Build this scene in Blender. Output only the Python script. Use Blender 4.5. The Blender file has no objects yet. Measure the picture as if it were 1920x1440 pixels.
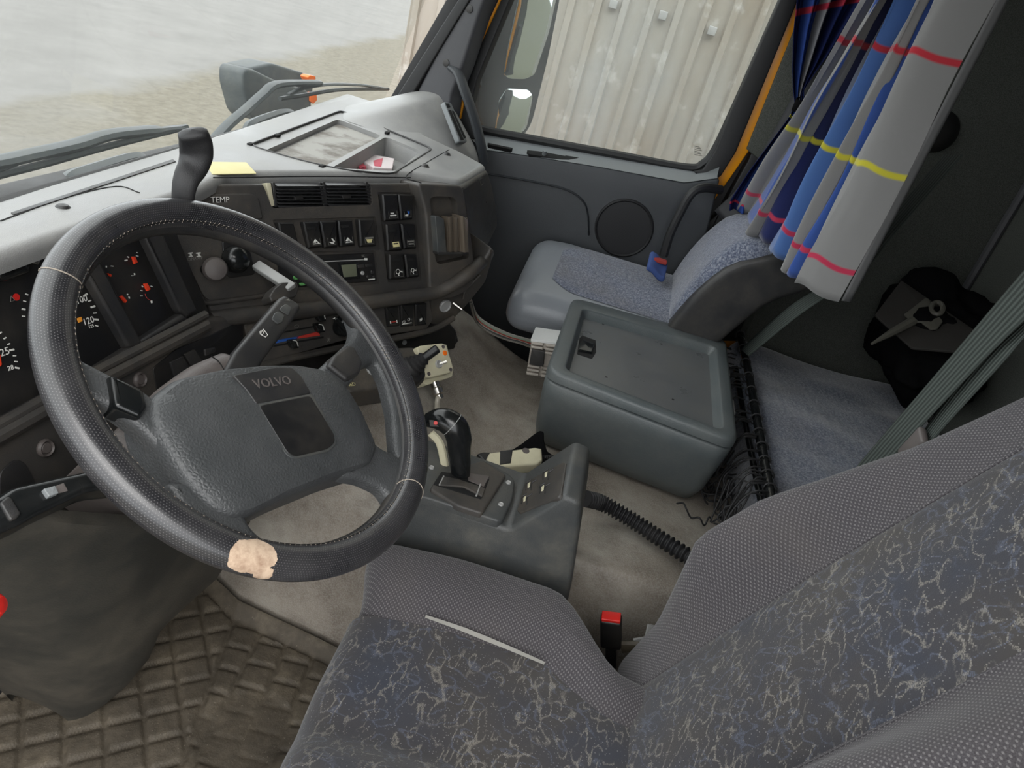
import bpy, bmesh, math, random
import numpy as np
from mathutils import Vector, Matrix, noise
random.seed(7)
C = bpy.context.scene
COL = C.collection
PI = math.pi

# ------------------------------------------------------------------ camera
FPX = 1331.0                      # focal length in pixels of the 1920x1440 frame
def nrm(v): v = np.array(v, float); return v/np.linalg.norm(v)
_X = nrm((270, -655, FPX)); _D = np.array((-707, 2430, FPX), float); _D = nrm(_D-_D.dot(_X)*_X)
_Z = -_D; _Y = np.cross(_Z, _X)
RM = np.array([_X, _Y, _Z])
cd = bpy.data.cameras.new('camera'); cam = bpy.data.objects.new('camera', cd); COL.objects.link(cam)
cd.sensor_width = 36; cd.sensor_fit = 'HORIZONTAL'; cd.lens = FPX*36/1920; cd.clip_start = .01; cd.clip_end = 500
rx, ry, rz = RM[:, 0], -RM[:, 1], -RM[:, 2]
cam.matrix_world = Matrix(((rx[0], ry[0], rz[0], 0), (rx[1], ry[1], rz[1], 0), (rx[2], ry[2], rz[2], 0), (0, 0, 0, 1)))
C.camera = cam

# ------------------------------------------------------------------ light
C.view_settings.view_transform = 'Standard'; C.view_settings.look = 'None'
C.view_settings.gamma = 1; C.view_settings.use_curve_mapping = False
C.view_settings.exposure = 0.0
w = bpy.data.worlds.new('overcast_sky'); C.world = w; w.use_nodes = True
nt = w.node_tree; bg = nt.nodes['Background']
tc = nt.nodes.new('ShaderNodeTexCoord'); sx = nt.nodes.new('ShaderNodeSeparateXYZ'); rp = nt.nodes.new('ShaderNodeValToRGB')
nt.links.new(tc.outputs['Generated'], sx.inputs[0]); nt.links.new(sx.outputs['Z'], rp.inputs[0]); nt.links.new(rp.outputs[0], bg.inputs[0])
rp.color_ramp.elements[0].position = 0.0; rp.color_ramp.elements[0].color = (.88, .91, .94, 1)
rp.color_ramp.elements[1].position = .8; rp.color_ramp.elements[1].color = (1, 1, 1, 1)
bg.inputs[1].default_value = 3.3
sd = bpy.data.lights.new('veiled_sun', 'SUN'); sd.energy = 1.6; sd.angle = math.radians(40); sd.color = (1, .98, .95)
so = bpy.data.objects.new('veiled_sun', sd); COL.objects.link(so)
so.rotation_euler = Vector((-.55, -.30, .75)).to_track_quat('Z', 'Y').to_euler()

# ------------------------------------------------------------------ helpers
def ray(px, py):
    d = np.array([px-960, py-720, FPX], float); d = RM@d
    return d/np.linalg.norm(d)
def P(px, py, ax, v):                      # the point of the place seen at a pixel, on the plane ax = v
    r = ray(px, py); return r*(v/r['xyz'.index(ax)])
V3 = lambda *a: np.array(a, float)

class Face:                                # a flat face of a thing: origin, horizontal tangent, outward normal
    def __init__(s, o, u, n):
        s.o = np.array(o, float); s.n = nrm(n); u = np.array(u, float); u = u-u.dot(s.n)*s.n; s.u = nrm(u); s.w = np.cross(s.n, s.u)
    def uv(s, px, py, h=0.0):
        r = ray(px, py); o = s.o+s.n*h; p = r*(o.dot(s.n)/r.dot(s.n)); d = p-s.o
        return (d.dot(s.u), d.dot(s.w))
    def pt(s, a, b, h=0.0): return s.o+s.u*a+s.w*b+s.n*h
    def px(s, px, py, h=0.0): a, b = s.uv(px, py, h); return s.pt(a, b, h)
    def poly(s, pts, h=0.0): return [s.uv(x, y, h) for x, y in pts]
    def at(s, h): return Face(s.o+s.n*h, s.u, s.n)

def area2(p): return sum(p[i][0]*p[(i+1) % len(p)][1]-p[(i+1) % len(p)][0]*p[i][1] for i in range(len(p)))/2
def ccw(p): return list(p) if area2(p) > 0 else list(p)[::-1]
def rounded(p, r, k=5):                    # round every corner of a 2-D polygon
    p = ccw(p); out = []; n = len(p)
    for i in range(n):
        a, b, c = (np.array(p[(i-1) % n]), np.array(p[i]), np.array(p[(i+1) % n]))
        rr = r[i] if isinstance(r, (list, tuple)) else r
        la, lc = np.linalg.norm(a-b), np.linalg.norm(c-b)
        d = min(rr, la*.48, lc*.48)
        if d < 1e-5: out.append(tuple(b)); continue
        s, e = b+(a-b)/la*d, b+(c-b)/lc*d
        for j in range(k+1):
            t = j/k; out.append(tuple((1-t)**2*s+2*t*(1-t)*b+t*t*e))
    return out
def inset(p, d):                           # move a ccw polygon inward by d
    n = len(p); out = []
    for i in range(n):
        a, b, c = (np.array(p[(i-1) % n]), np.array(p[i]), np.array(p[(i+1) % n]))
        e1, e2 = b-a, c-b; l1, l2 = np.linalg.norm(e1), np.linalg.norm(e2)
        e1 = e1/l1 if l1 > 1e-9 else e2/max(l2, 1e-9); e2 = e2/l2 if l2 > 1e-9 else e1
        n1, n2 = np.array((-e1[1], e1[0])), np.array((-e2[1], e2[0])); m = n1+n2; q = m.dot(m)
        out.append(tuple(b+(m*2*d/q if q > .25 else n1*d)))
    return out

from mathutils.geometry import tessellate_polygon
def caps(p2, off, flip=False):             # triangles filling a 2-D outline, concave ones too
    n = len(p2); cx = all((p2[(i+1) % n][0]-p2[i][0])*(p2[(i+2) % n][1]-p2[(i+1) % n][1])-(p2[(i+1) % n][1]-p2[i][1])*(p2[(i+2) % n][0]-p2[(i+1) % n][0]) > -1e-12 for i in range(n))
    if cx: t = [tuple(range(n))]
    else: t = [tuple(q) for q in tessellate_polygon([[Vector((a*10, b*10, 0)) for a, b in p2]])]
    out = []
    for q in t:
        if len(q) == 3 and not cx:
            (x0, y0), (x1, y1), (x2, y2) = p2[q[0]], p2[q[1]], p2[q[2]]
            if (x1-x0)*(y2-y0)-(y1-y0)*(x2-x0) < 0: q = q[::-1]
        out.append(tuple(off+i for i in (q[::-1] if flip else q)))
    return out
class MB:                                  # collects shapes, linked as ONE mesh
    def __init__(s): s.v = []; s.f = []; s.uvs = None
    def add(s, v, f):
        o = len(s.v); s.v += [tuple(map(float, q)) for q in v]; s.f += [tuple(i+o for i in g) for g in f]; return s
    def prism(s, face, poly, h0, h1, bev=0.0, k=3, bottom=True):   # extrude a 2-D polygon from h0 up to h1 with a rounded top edge
        p = ccw(poly); n = len(p); rings = [(p, h0)]
        if bev > 0:
            for j in range(k+1):
                t = j/k*PI/2; rings.append((inset(p, bev*(1-math.cos(t))), h1-bev+bev*math.sin(t)))
        else: rings.append((p, h1))
        v = [face.pt(a, b, h) for r, h in rings for a, b in r]; f = []
        for i in range(len(rings)-1):
            for j in range(n):
                a, b = i*n+j, i*n+(j+1) % n; f.append((a, b, b+n, a+n))
        f += caps(rings[-1][0], (len(rings)-1)*n)
        if bottom: f += caps(p, 0, True)
        return s.add(v, f)
    def dome(s, face, poly, prof):         # rings of a polygon scaled about its middle: prof = [(scale, height)]
        p = ccw(poly); n = len(p); c = np.mean(p, axis=0)
        v = [face.pt(*(c+(np.array(q)-c)*sc), h) for sc, h in prof for q in p]; f = []
        for i in range(len(prof)-1):
            for j in range(n):
                a, b = i*n+j, i*n+(j+1) % n; f.append((a, b, b+n, a+n))
        f += caps(p, (len(prof)-1)*n)+caps(p, 0, True)
        return s.add(v, f)
    def dish(s, face, poly, depth, rim=.004, slope=.008, floor=True):   # a recess seen from the front: rim, walls, floor
        p = ccw(poly); n = len(p); q = inset(p, -rim); r = inset(p, slope)
        rings = [(q, 0), (q, rim*.6), (p, rim*.6), (r, -depth)]
        v = [face.pt(a, b, h) for g, h in rings for a, b in g]; f = []
        for i in range(3):
            for j in range(n):
                a, b = i*n+j, i*n+(j+1) % n; f.append((a, b, b+n, a+n))
        if floor: f.append(tuple(3*n+j for j in range(n)))
        return s.add(v, f)
    def slab(s, face, pxs, h0, h1, r=.004, bev=.002):
        return s.prism(face, rounded(face.poly(pxs, h1), r), h0, h1, bev)
    def tube(s, pts, r, n=10, closed=False, cap=True, flat=None):
        pts = [np.array(p, float) for p in pts]; m = len(pts); rr = r if hasattr(r, '__len__') else [r]*m
        v = []; f = []; prev = None
        for i in range(m):
            a = pts[(i-1) % m] if (closed or i > 0) else pts[0]; b = pts[(i+1) % m] if (closed or i < m-1) else pts[-1]
            t = nrm(b-a)
            if prev is None:
                g = np.array((0, 0, 1.)) if abs(t[2]) < .9 else np.array((1., 0, 0)); x = nrm(np.cross(g, t))
            else: x = nrm(prev-prev.dot(t)*t)
            prev = x; y = np.cross(t, x)
            for j in range(n):
                a2 = 2*PI*j/n; ex, ey = (1, 1) if flat is None else flat
                v.append(pts[i]+rr[i]*(math.cos(a2)*x*ex+math.sin(a2)*y*ey))
        for i in range(m if closed else m-1):
            for j in range(n):
                k = (i+1) % m; f.append((i*n+j, i*n+(j+1) % n, k*n+(j+1) % n, k*n+j))
        if cap and not closed: f.append(tuple(range(n))[::-1]); f.append(tuple((m-1)*n+j for j in range(n)))
        return s.add(v, f)
    def lathe(s, prof, o, ax, n=28):       # prof = [(radius, height along the axis)]
        ax = nrm(ax); g = np.array((0, 0, 1.)) if abs(ax[2]) < .9 else np.array((1., 0, 0)); x = nrm(np.cross(g, ax)); y = np.cross(ax, x); o = np.array(o, float)
        v = [o+ax*h+r*(math.cos(2*PI*j/n)*x+math.sin(2*PI*j/n)*y) for r, h in prof for j in range(n)]; f = []
        for i in range(len(prof)-1):
            for j in range(n):
                a, b = i*n+j, i*n+(j+1) % n; f.append((a, b, b+n, a+n))
        f.append(tuple(range(n))[::-1]); f.append(tuple((len(prof)-1)*n+j for j in range(n)))
        return s.add(v, f)
    def grid(s, fn, nu, nv, cu=False, cv=False):
        v = [fn(i/(nu if cu else nu-1), j/(nv if cv else nv-1)) for i in range(nu) for j in range(nv)]; f = []
        for i in range(nu if cu else nu-1):
            for j in range(nv if cv else nv-1):
                k, l = (i+1) % nu, (j+1) % nv; f.append((i*nv+j, k*nv+j, k*nv+l, i*nv+l))
        return s.add(v, f)
    def loft(s, rows, closed=False):       # rows of equally many points
        n = len(rows[0]); v = [p for r in rows for p in r]; f = []
        for i in range(len(rows)-1):
            for j in range(n if closed else n-1):
                k = (j+1) % n; f.append((i*n+j, i*n+k, (i+1)*n+k, (i+1)*n+j))
        return s.add(v, f)
    def box(s, c, half, r=.005, n=4, m=8, fn=None, R=None):    # rounded box on a fine grid, reshaped by fn, turned by the three axes R
        half = np.array(half, float); r = min(r, half.min()*.99)
        def ticks(h):
            a = [-h+r*(1-math.cos(i/n*PI/2)) for i in range(n)]+list(np.linspace(-h+r, h-r, m))
            a += [h-r*(1-math.cos((n-1-i)/n*PI/2)) for i in range(n)]
            return a
        T = [ticks(h) for h in half]; idx = {}; v = []; f = []
        def vid(p):
            key = tuple(round(float(x), 6) for x in p)
            if key not in idx:
                idx[key] = len(v); q = np.array(p); core = np.clip(q, -half+r, half-r); d = q-core; l = np.linalg.norm(d)
                if l > 1e-9: q = core+d/l*r
                if fn is not None: q = np.array(fn(q))
                if R is not None: q = R[0]*q[0]+R[1]*q[1]+R[2]*q[2]
                v.append(q+np.array(c, float))
            return idx[key]
        for ax in range(3):
            a, b = (ax+1) % 3, (ax+2) % 3
            for sg in (-1, 1):
                for i in range(len(T[a])-1):
                    for j in range(len(T[b])-1):
                        q = []
                        for (x, y) in ((i, j), (i+1, j), (i+1, j+1), (i, j+1)):
                            p = [0, 0, 0]; p[ax] = sg*half[ax]; p[a] = T[a][x]; p[b] = T[b][y]; q.append(vid(p))
                        f.append(tuple(q if sg > 0 else q[::-1]))
        return s.add(v, f)

WO = {}                                    # world origin of each object built
def build(name, mb, m, parent=None, label=None, sharp=32, origin=None, smooth=True):
    v = np.array(mb.v)
    if parent is not None: o = np.array(WO[parent.name]) if origin is None else np.array(origin)
    else: o = np.array([v[:, 0].mean(), v[:, 1].mean(), v[:, 2].min()]) if origin is None else np.array(origin)
    me = bpy.data.meshes.new(name); me.from_pydata([tuple(q-o) for q in v], [], mb.f); me.validate(); me.update()
    b = bmesh.new(); b.from_mesh(me); bmesh.ops.remove_doubles(b, verts=b.verts, dist=1e-6); bmesh.ops.recalc_face_normals(b, faces=b.faces); b.to_mesh(me); b.free()
    if smooth:
        me.polygons.foreach_set('use_smooth', [True]*len(me.polygons)); me.set_sharp_from_angle(angle=math.radians(sharp))
    for mm in (m if isinstance(m, (list, tuple)) else [m]): me.materials.append(mm)
    ob = bpy.data.objects.new(name, me); COL.objects.link(ob)
    if parent is not None: ob.parent = parent; ob.location = tuple(o-np.array(WO[parent.name]))
    else: ob.location = tuple(o)
    WO[ob.name] = tuple(o)
    if label: ob['label'] = label
    return ob
def thing(name, label, cat, loc, group=None, kind=None):
    o = bpy.data.objects.new(name, None); COL.objects.link(o); o.location = tuple(loc); o.empty_display_size = .05; WO[o.name] = tuple(loc)
    tag(o, label, cat, group, kind); return o
def tag(o, label=None, cat=None, group=None, kind=None):
    if label: o['label'] = label
    if cat: o['category'] = cat
    if group: o['group'] = group
    if kind: o['kind'] = kind
    return o
def text(face, px, py, s, size, dx=None, h=.0005, thick=.0004, align='CENTER'):   # raised lettering on a face; dx = pixel the line runs towards
    cu = bpy.data.curves.new('t', 'FONT'); cu.body = s; cu.size = size; cu.extrude = thick/2; cu.align_x = align; cu.align_y = 'CENTER'; cu.resolution_u = 2
    ob = bpy.data.objects.new('t', cu); me = bpy.data.meshes.new_from_object(ob)
    a, b = face.uv(px, py, h); ang = 0
    if dx: c, d = face.uv(dx[0], dx[1], h); ang = math.atan2(d-b, c-a)
    ca, sa = math.cos(ang), math.sin(ang)
    mb = MB(); mb.add([face.pt(a+v.co.x*ca-v.co.y*sa, b+v.co.x*sa+v.co.y*ca, h+v.co.z) for v in me.vertices], [tuple(p.vertices) for p in me.polygons])
    bpy.data.objects.remove(ob); bpy.data.curves.remove(cu); bpy.data.meshes.remove(me)
    return mb
def spline(pts, n=8):                      # Catmull-Rom through points
    p = [np.array(q, float) for q in pts]; p = [2*p[0]-p[1]]+p+[2*p[-1]-p[-2]]; out = []
    for i in range(1, len(p)-2):
        for j in range(n):
            t = j/n; out.append(.5*((2*p[i])+(-p[i-1]+p[i+1])*t+(2*p[i-1]-5*p[i]+4*p[i+1]-p[i+2])*t*t+(-p[i-1]+3*p[i]-3*p[i+1]+p[i+2])*t**3))
    out.append(p[-2]); return out

# ------------------------------------------------------------------ materials
def lin(c): return tuple(((x/255)/12.92 if x/255 <= .04045 else ((x/255+.055)/1.055)**2.4) for x in c)
class N:                                   # small node-graph writer
    def __init__(s, name):
        s.m = bpy.data.materials.new(name); s.m.use_nodes = True; s.t = s.m.node_tree; s.b = s.t.nodes['Principled BSDF']; s.o = s.t.nodes['Material Output']
    def n(s, typ, **k):
        x = s.t.nodes.new('ShaderNode'+typ)
        for a, b in k.items(): setattr(x, a, b)
        return x
    def l(s, a, b): s.t.links.new(a, b)
    def coord(s, kind='Object', scale=(1, 1, 1), rot=(0, 0, 0)):
        if kind == 'World': g = s.n('NewGeometry').outputs['Position']
        else: g = s.n('TexCoord').outputs[kind]
        mp = s.n('Mapping'); mp.inputs['Scale'].default_value = scale; mp.inputs['Rotation'].default_value = rot; s.l(g, mp.inputs[0]); return mp.outputs[0]
    def noise(s, vec, scale, detail=3, rough=.55, dist=0):
        x = s.n('TexNoise'); s.l(vec, x.inputs['Vector']); x.inputs['Scale'].default_value = scale; x.inputs['Detail'].default_value = detail; x.inputs['Roughness'].default_value = rough; x.inputs['Distortion'].default_value = dist
        return x.outputs['Fac']
    def voro(s, vec, scale, feature='F1', out='Distance', rnd=1.0):
        x = s.n('TexVoronoi'); x.feature = feature; s.l(vec, x.inputs['Vector']); x.inputs['Scale'].default_value = scale; x.inputs['Randomness'].default_value = rnd
        return x.outputs[out]
    def ramp(s, fac, stops, const=False):
        x = s.n('ValToRGB'); s.l(fac, x.inputs[0]); r = x.color_ramp
        if const: r.interpolation = 'CONSTANT'
        while len(r.elements) < len(stops): r.elements.new(.5)
        for e, (p, c) in zip(r.elements, stops):
            e.position = p; e.color = (tuple(c)+(1,)) if hasattr(c, '__len__') else (c, c, c, 1)
        return x.outputs[0]
    def mix(s, f, a, b, mode='MIX'):
        x = s.n('Mix', data_type='RGBA', blend_type=mode)
        for i, q in ((0, f), (6, a), (7, b)):
            if hasattr(q, 'links'): s.l(q, x.inputs[i])
            elif hasattr(q, '__len__'): x.inputs[i].default_value = tuple(q)+(1,)
            else: x.inputs[i].default_value = q
        return x.outputs[2]
    def math(s, op, a, b=0.0, c=0.0):
        x = s.n('Math', operation=op)
        for i, q in enumerate((a, b, c)):
            if hasattr(q, 'links'): s.l(q, x.inputs[i])
            else: x.inputs[i].default_value = q
        return x.outputs[0]
    def bump(s, h, strength=.3, dist=.001):
        x = s.n('Bump'); x.inputs['Strength'].default_value = strength; x.inputs['Distance'].default_value = dist; s.l(h, x.inputs['Height'])
        prev = s.b.inputs['Normal']
        if prev.is_linked: s.l(prev.links[0].from_socket, x.inputs['Normal'])
        s.l(x.outputs[0], s.b.inputs['Normal'])
    def set(s, color=None, rough=None, metal=None, spec=None, **k):
        for key, q in (('Base Color', color), ('Roughness', rough), ('Metallic', metal), ('Specular IOR Level', spec)):
            if q is None: continue
            if hasattr(q, 'links'): s.l(q, s.b.inputs[key])
            elif hasattr(q, '__len__'): s.b.inputs[key].default_value = tuple(q)+(1,)
            else: s.b.inputs[key].default_value = q
        for key, q in k.items(): s.b.inputs[key].default_value = q
        return s.m

def plastic(name, col, rough=.5, grain=.25, gscale=900, dust=.25, dustcol=(120, 112, 100), dscale=9, spec=.5):
    a = N(name); c = a.coord('World'); base = lin(col)
    n1 = a.noise(c, dscale, 6, .65); m = a.ramp(n1, [(.42, 0.0), (.75, dust)])
    n2 = a.noise(c, dscale*9, 4, .7); m2 = a.math('MULTIPLY', m, a.ramp(n2, [(.3, .45), (.7, 1.0)]))
    colr = a.mix(m2, base, lin(dustcol))
    if grain: a.bump(a.voro(c, gscale), grain, .0006)
    a.set(colr, a.ramp(n1, [(.3, rough-.06), (.75, min(1, rough+.16))]), spec=spec)
    return a.m
def flat(name, col, rough=.5, metal=0, emit=0, **k):
    a = N(name); a.set(lin(col), rough, metal, **k)
    if emit: a.b.inputs['Emission Color'].default_value = lin(col)+(1,); a.b.inputs['Emission Strength'].default_value = emit
    return a.m

M = {}
M['dash_top_lit'] = plastic('skylit_dash_top_plastic', (136, 136, 135), .38, .35, 700, .55, (176, 174, 167), 7)  # dusty dash top; skylight on it is put into the paler colour
M['dash'] = plastic('dash_plastic', (58, 56, 54), .45, .3, 700, .45, (118, 106, 90), 10)
M['dark'] = plastic('dark_plastic', (38, 38, 39), .42, .2, 900, .3, (100, 92, 80), 12)
M['black'] = plastic('black_plastic', (22, 22, 23), .4, .1, 900, .2, (90, 82, 70), 14)
M['gloss'] = plastic('gloss_black_plastic', (20, 22, 23), .16, 0, 900, .12, (90, 86, 80), 20)
M['pit'] = flat('deep_black', (9, 9, 9), .8)
M['door'] = plastic('door_plastic', (56, 59, 62), .5, .3, 500, .12, (90, 88, 85), 6)
M['ledge'] = plastic('toplit_ledge_plastic', (118, 122, 124), .45, .3, 500, .25, (130, 128, 120), 6)  # light falling on the upward sill ledge is put into this paler colour
M['pillar'] = plastic('pillar_trim_plastic', (66, 66, 69), .5, .25, 600, .15, (110, 108, 104), 6)
M['grey'] = plastic('column_grey_plastic', (86, 80, 78), .5, .2, 700, .3, (120, 112, 100), 12)
M['fridge'] = plastic('fridge_box_plastic', (80, 86, 87), .38, .4, 420, .3, (132, 130, 124), 8)
M['fridge_in'] = plastic('fridge_tray_plastic', (92, 94, 95), .30, .15, 500, .35, (120, 117, 110), 9)
M['console'] = plastic('console_plastic', (63, 65, 65), .45, .35, 500, .4, (128, 122, 108), 11)
M['rubber'] = plastic('rubber', (30, 30, 32), .6, 0, 500, .2, (80, 75, 68), 14)
M['seal'] = flat('black_seal', (26, 26, 27), .55)
M['yellow'] = plastic('yellow_paint', (232, 150, 12), .3, 0, 500, .25, (150, 110, 40), 8)
M['white_mark'] = flat('white_print', (215, 214, 208), .6)
M['grey_mark'] = flat('grey_print', (120, 118, 112), .6)
M['red'] = flat('red_plastic', (205, 40, 34), .35)
M['needle'] = flat('orange_red_needle', (225, 62, 30), .5)
M['orange'] = flat('orange_lens', (240, 112, 20), .3)
M['amber'] = flat('amber_lamp', (214, 140, 50), .3, emit=.15)
M['green'] = flat('green_key', (96, 160, 92), .4)
M['blue_mark'] = flat('blue_print', (44, 92, 170), .5)
M['red_mark'] = flat('red_print', (200, 60, 50), .5)
M['lcd'] = flat('lcd_glass', (104, 108, 90), .2)
M['cream'] = plastic('cream_plastic', (206, 200, 172), .42, .05, 700, .3, (140, 125, 95), 16)
M['chrome'] = flat('worn_chrome', (190, 186, 178), .25, 1)
M['metal'] = plastic('grey_metal', (160, 160, 158), .38, 0, 500, .3, (120, 116, 108), 14)
M['alu'] = plastic('aluminium_block', (168, 160, 150), .5, 0, 500, .35, (110, 100, 90), 16)
M['alu_top'] = plastic('white_metal_cover', (205, 206, 204), .5, 0, 500, .2, (160, 155, 145), 16)
M['cable'] = flat('grey_cable', (176, 170, 156), .45)
M['sticker'] = plastic('yellow_sticker', (212, 202, 148), .6, 0, 500, .2, (180, 168, 110), 20)
M['stitch'] = flat('grey_thread', (150, 140, 128), .8)
M['hazed'] = plastic('hazed_black_plastic', (74, 80, 82), .5, 0, 500, .6, (120, 122, 116), 14)  # black plastic paled to blue-grey: haze of the windscreen put into the colour
# ------------------------------------------------------------------ more materials
def m_vinyl():
    a = N('tunnel_vinyl'); c = a.coord('World')
    n1 = a.noise(c, 3.5, 5, .6); n2 = a.noise(c, 16, 5, .65); n3 = a.noise(c, 320, 2, .5)
    col = a.ramp(n1, [(.3, lin((116, 106, 95))), (.5, lin((148, 139, 127))), (.72, lin((178, 174, 163)))])
    col = a.mix(a.ramp(n2, [(.45, 0.0), (.8, .7)]), col, lin((82, 70, 60)))
    col = a.mix(a.ramp(n3, [(.42, 0), (.62, .35)]), col, lin((172, 168, 160)))
    a.bump(a.voro(c, 330), .5, .001); a.bump(n1, .5, .012)
    a.set(col, .55); return a.m
def m_mat():
    a = N('rubber_floor_mat'); c = a.coord('World')
    n1 = a.noise(c, 7, 6, .7); n2 = a.noise(c, 60, 5, .7)
    col = a.ramp(n1, [(.3, lin((60, 54, 45))), (.52, lin((86, 78, 66))), (.7, lin((114, 104, 88)))])
    col = a.mix(a.ramp(n2, [(.4, 0), (.75, .6)]), col, lin((62, 56, 47)))
    col = a.mix(a.ramp(a.noise(c, 240, 2, .6), [(.66, 0), (.74, .55)]), col, lin((150, 140, 124)))
    a.bump(n2, .6, .004); a.bump(a.noise(c, 300, 3), .4, .001)
    a.set(col, .7); return a.m
def m_blue():
    a = N('blue_grey_upholstery'); c = a.coord('World')
    f = a.noise(c, 190, 3, .6, .6); g = a.noise(c, 900, 2, .5); big = a.noise(c, 5, 4, .6)
    col = a.ramp(f, [(.36, lin((70, 75, 92))), (.5, lin((98, 104, 120))), (.64, lin((134, 137, 146)))])
    col = a.mix(a.ramp(big, [(.45, 0), (.75, .55)]), col, lin((104, 100, 96)))
    a.bump(g, .5, .001); a.bump(a.noise(a.coord('World', (1, 4, 1)), 6, 3), .35, .012)
    a.set(col, .85, spec=.2, **{'Sheen Weight': .5, 'Sheen Roughness': .4}); return a.m
def seat_dots(a, c, scale):
    v = a.voro(c, scale, rnd=.25); return a.ramp(v, [(.16, 1.0), (.26, 0.0)])
def m_bolster(name, axes, tilt=0.0):       # axes: world directions the weave runs along
    a = N(name); c = a.coord('World'); g = a.n('NewGeometry').outputs['Position']
    def dot(v):
        x = a.n('VectorMath', operation='DOT_PRODUCT'); a.l(g, x.inputs[0]); x.inputs[1].default_value = v; return x.outputs['Value']
    uu, vv = a.math('MULTIPLY', dot(axes[0]), 175.0), a.math('MULTIPLY', dot(axes[1]), 300.0)
    row = a.math('MULTIPLY', a.math('FLOORED_MODULO', a.math('FLOOR', vv), 2.0), .5)
    fu = a.math('SUBTRACT', a.math('FRACT', a.math('ADD', uu, row)), .5); fv = a.math('MULTIPLY', a.math('SUBTRACT', a.math('FRACT', vv), .5), .7)
    d = a.ramp(a.math('ADD', a.math('MULTIPLY', fu, fu), a.math('MULTIPLY', fv, fv)), [(.02, 1.0), (.06, 0.0)])
    n1 = a.noise(c, 700, 2); big = a.noise(c, 6, 4)
    col = a.ramp(n1, [(.3, lin((58, 55, 58))), (.7, lin((82, 79, 82)))])
    col = a.mix(a.math('MULTIPLY', d, .42), col, lin((146, 143, 142)))
    col = a.mix(a.ramp(big, [(.5, 0), (.8, .3)]), col, lin((98, 92, 86)))
    a.bump(d, .35, .0008); a.bump(n1, .4, .0006); a.set(col, .88, spec=.15, **{'Sheen Weight': .25}); return a.m
def m_pattern(rot, name):
    a = N(name); c = a.coord('World', (1, 1, 1), rot)
    sn = a.n('VectorMath', operation='SNAP'); a.l(c, sn.inputs[0]); sn.inputs[1].default_value = (.0018, .0018, .0018)
    def sc_(v):
        m_ = a.n('VectorMath', operation='MULTIPLY'); a.l(sn.outputs[0], m_.inputs[0]); m_.inputs[1].default_value = v; return m_.outputs[0]
    base = a.noise(c, 5.5, 4, .6)
    col = a.ramp(base, [(.32, lin((58, 61, 70))), (.48, lin((64, 63, 66))), (.62, lin((70, 67, 65))), (.78, lin((84, 85, 90)))])
    # squiggles: contour lines of a stretched noise, broken up by the weave
    s = sc_((30, 64, 46)); q = a.noise(s, 1.2, 0, .4, 0)
    line = a.ramp(a.math('ABSOLUTE', a.math('SUBTRACT', q, .52)), [(.020, 1.0), (.040, 0.0)])
    s2 = sc_((50, 32, 44)); q2 = a.noise(s2, 1.2, 0, .4, 0)
    line2 = a.ramp(a.math('ABSOLUTE', a.math('SUBTRACT', q2, .53)), [(.018, 1.0), (.038, 0.0)])
    gate = a.ramp(a.noise(c, 22, 2, .5), [(.40, 0.0), (.50, 1.0)]); gate2 = a.ramp(a.noise(c, 17, 2, .5), [(.54, 1.0), (.62, 0.0)])
    weave = a.ramp(a.noise(a.coord('World', (1, 2.5, 1), rot), 520, 1, .5), [(.40, .25), (.56, 1.0)])
    col = a.mix(a.math('MULTIPLY', a.math('MULTIPLY', a.math('MULTIPLY', line2, gate2), weave), .55), col, lin((98, 104, 120)))
    col = a.mix(a.math('MULTIPLY', a.math('MULTIPLY', a.math('MULTIPLY', line, gate), weave), .62), col, lin((148, 143, 134)))
    d = a.ramp(a.voro(c, 210, rnd=.7), [(.12, 1.0), (.2, 0.0)])
    col = a.mix(a.math('MULTIPLY', d, .5), col, lin((150, 148, 146)))
    a.bump(a.noise(c, 700, 2), .4, .001); a.set(col, .9, spec=.12, **{'Sheen Weight': .25}); return a.m
def m_leather():
    a = N('perforated_rim_leather'); uv = a.n('TexCoord').outputs['UV']; sp = a.n('SeparateXYZ'); a.l(uv, sp.inputs[0]); c = a.coord('Object')
    big = a.noise(c, 14, 4, .6)
    uu = a.math('MULTIPLY', sp.outputs[0], 460.0); vv = a.math('MULTIPLY', sp.outputs[1], 46.0)   # rows of punched holes, every second row shifted
    row = a.math('MULTIPLY', a.math('MODULO', a.math('FLOOR', vv), 2.0), .5)
    fu = a.math('SUBTRACT', a.math('FRACT', a.math('ADD', uu, row)), .5); fv = a.math('SUBTRACT', a.math('FRACT', vv), .5)
    d2 = a.math('ADD', a.math('MULTIPLY', fu, fu), a.math('MULTIPLY', fv, fv)); d = a.ramp(d2, [(.02, 1.0), (.055, 0.0)])
    col = a.ramp(big, [(.35, lin((34, 34, 37))), (.75, lin((56, 55, 56)))])
    col = a.mix(a.math('MULTIPLY', d, .42), col, lin((120, 118, 118)))
    a.bump(a.math('SUBTRACT', 1.0, d), .12, .0005); a.set(col, a.ramp(big, [(.3, .24), (.8, .38)]), spec=.7); return a.m
def m_hub():
    a = N('grained_hub_vinyl'); c = a.coord('Object')
    big = a.noise(c, 10, 4); col = a.ramp(big, [(.35, lin((57, 59, 60))), (.75, lin((77, 78, 79)))])
    a.bump(a.voro(c, 230, 'DISTANCE_TO_EDGE'), .55, .0016); a.bump(a.noise(c, 700), .3, .0006)
    a.set(col, .42, spec=.5); return a.m
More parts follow.
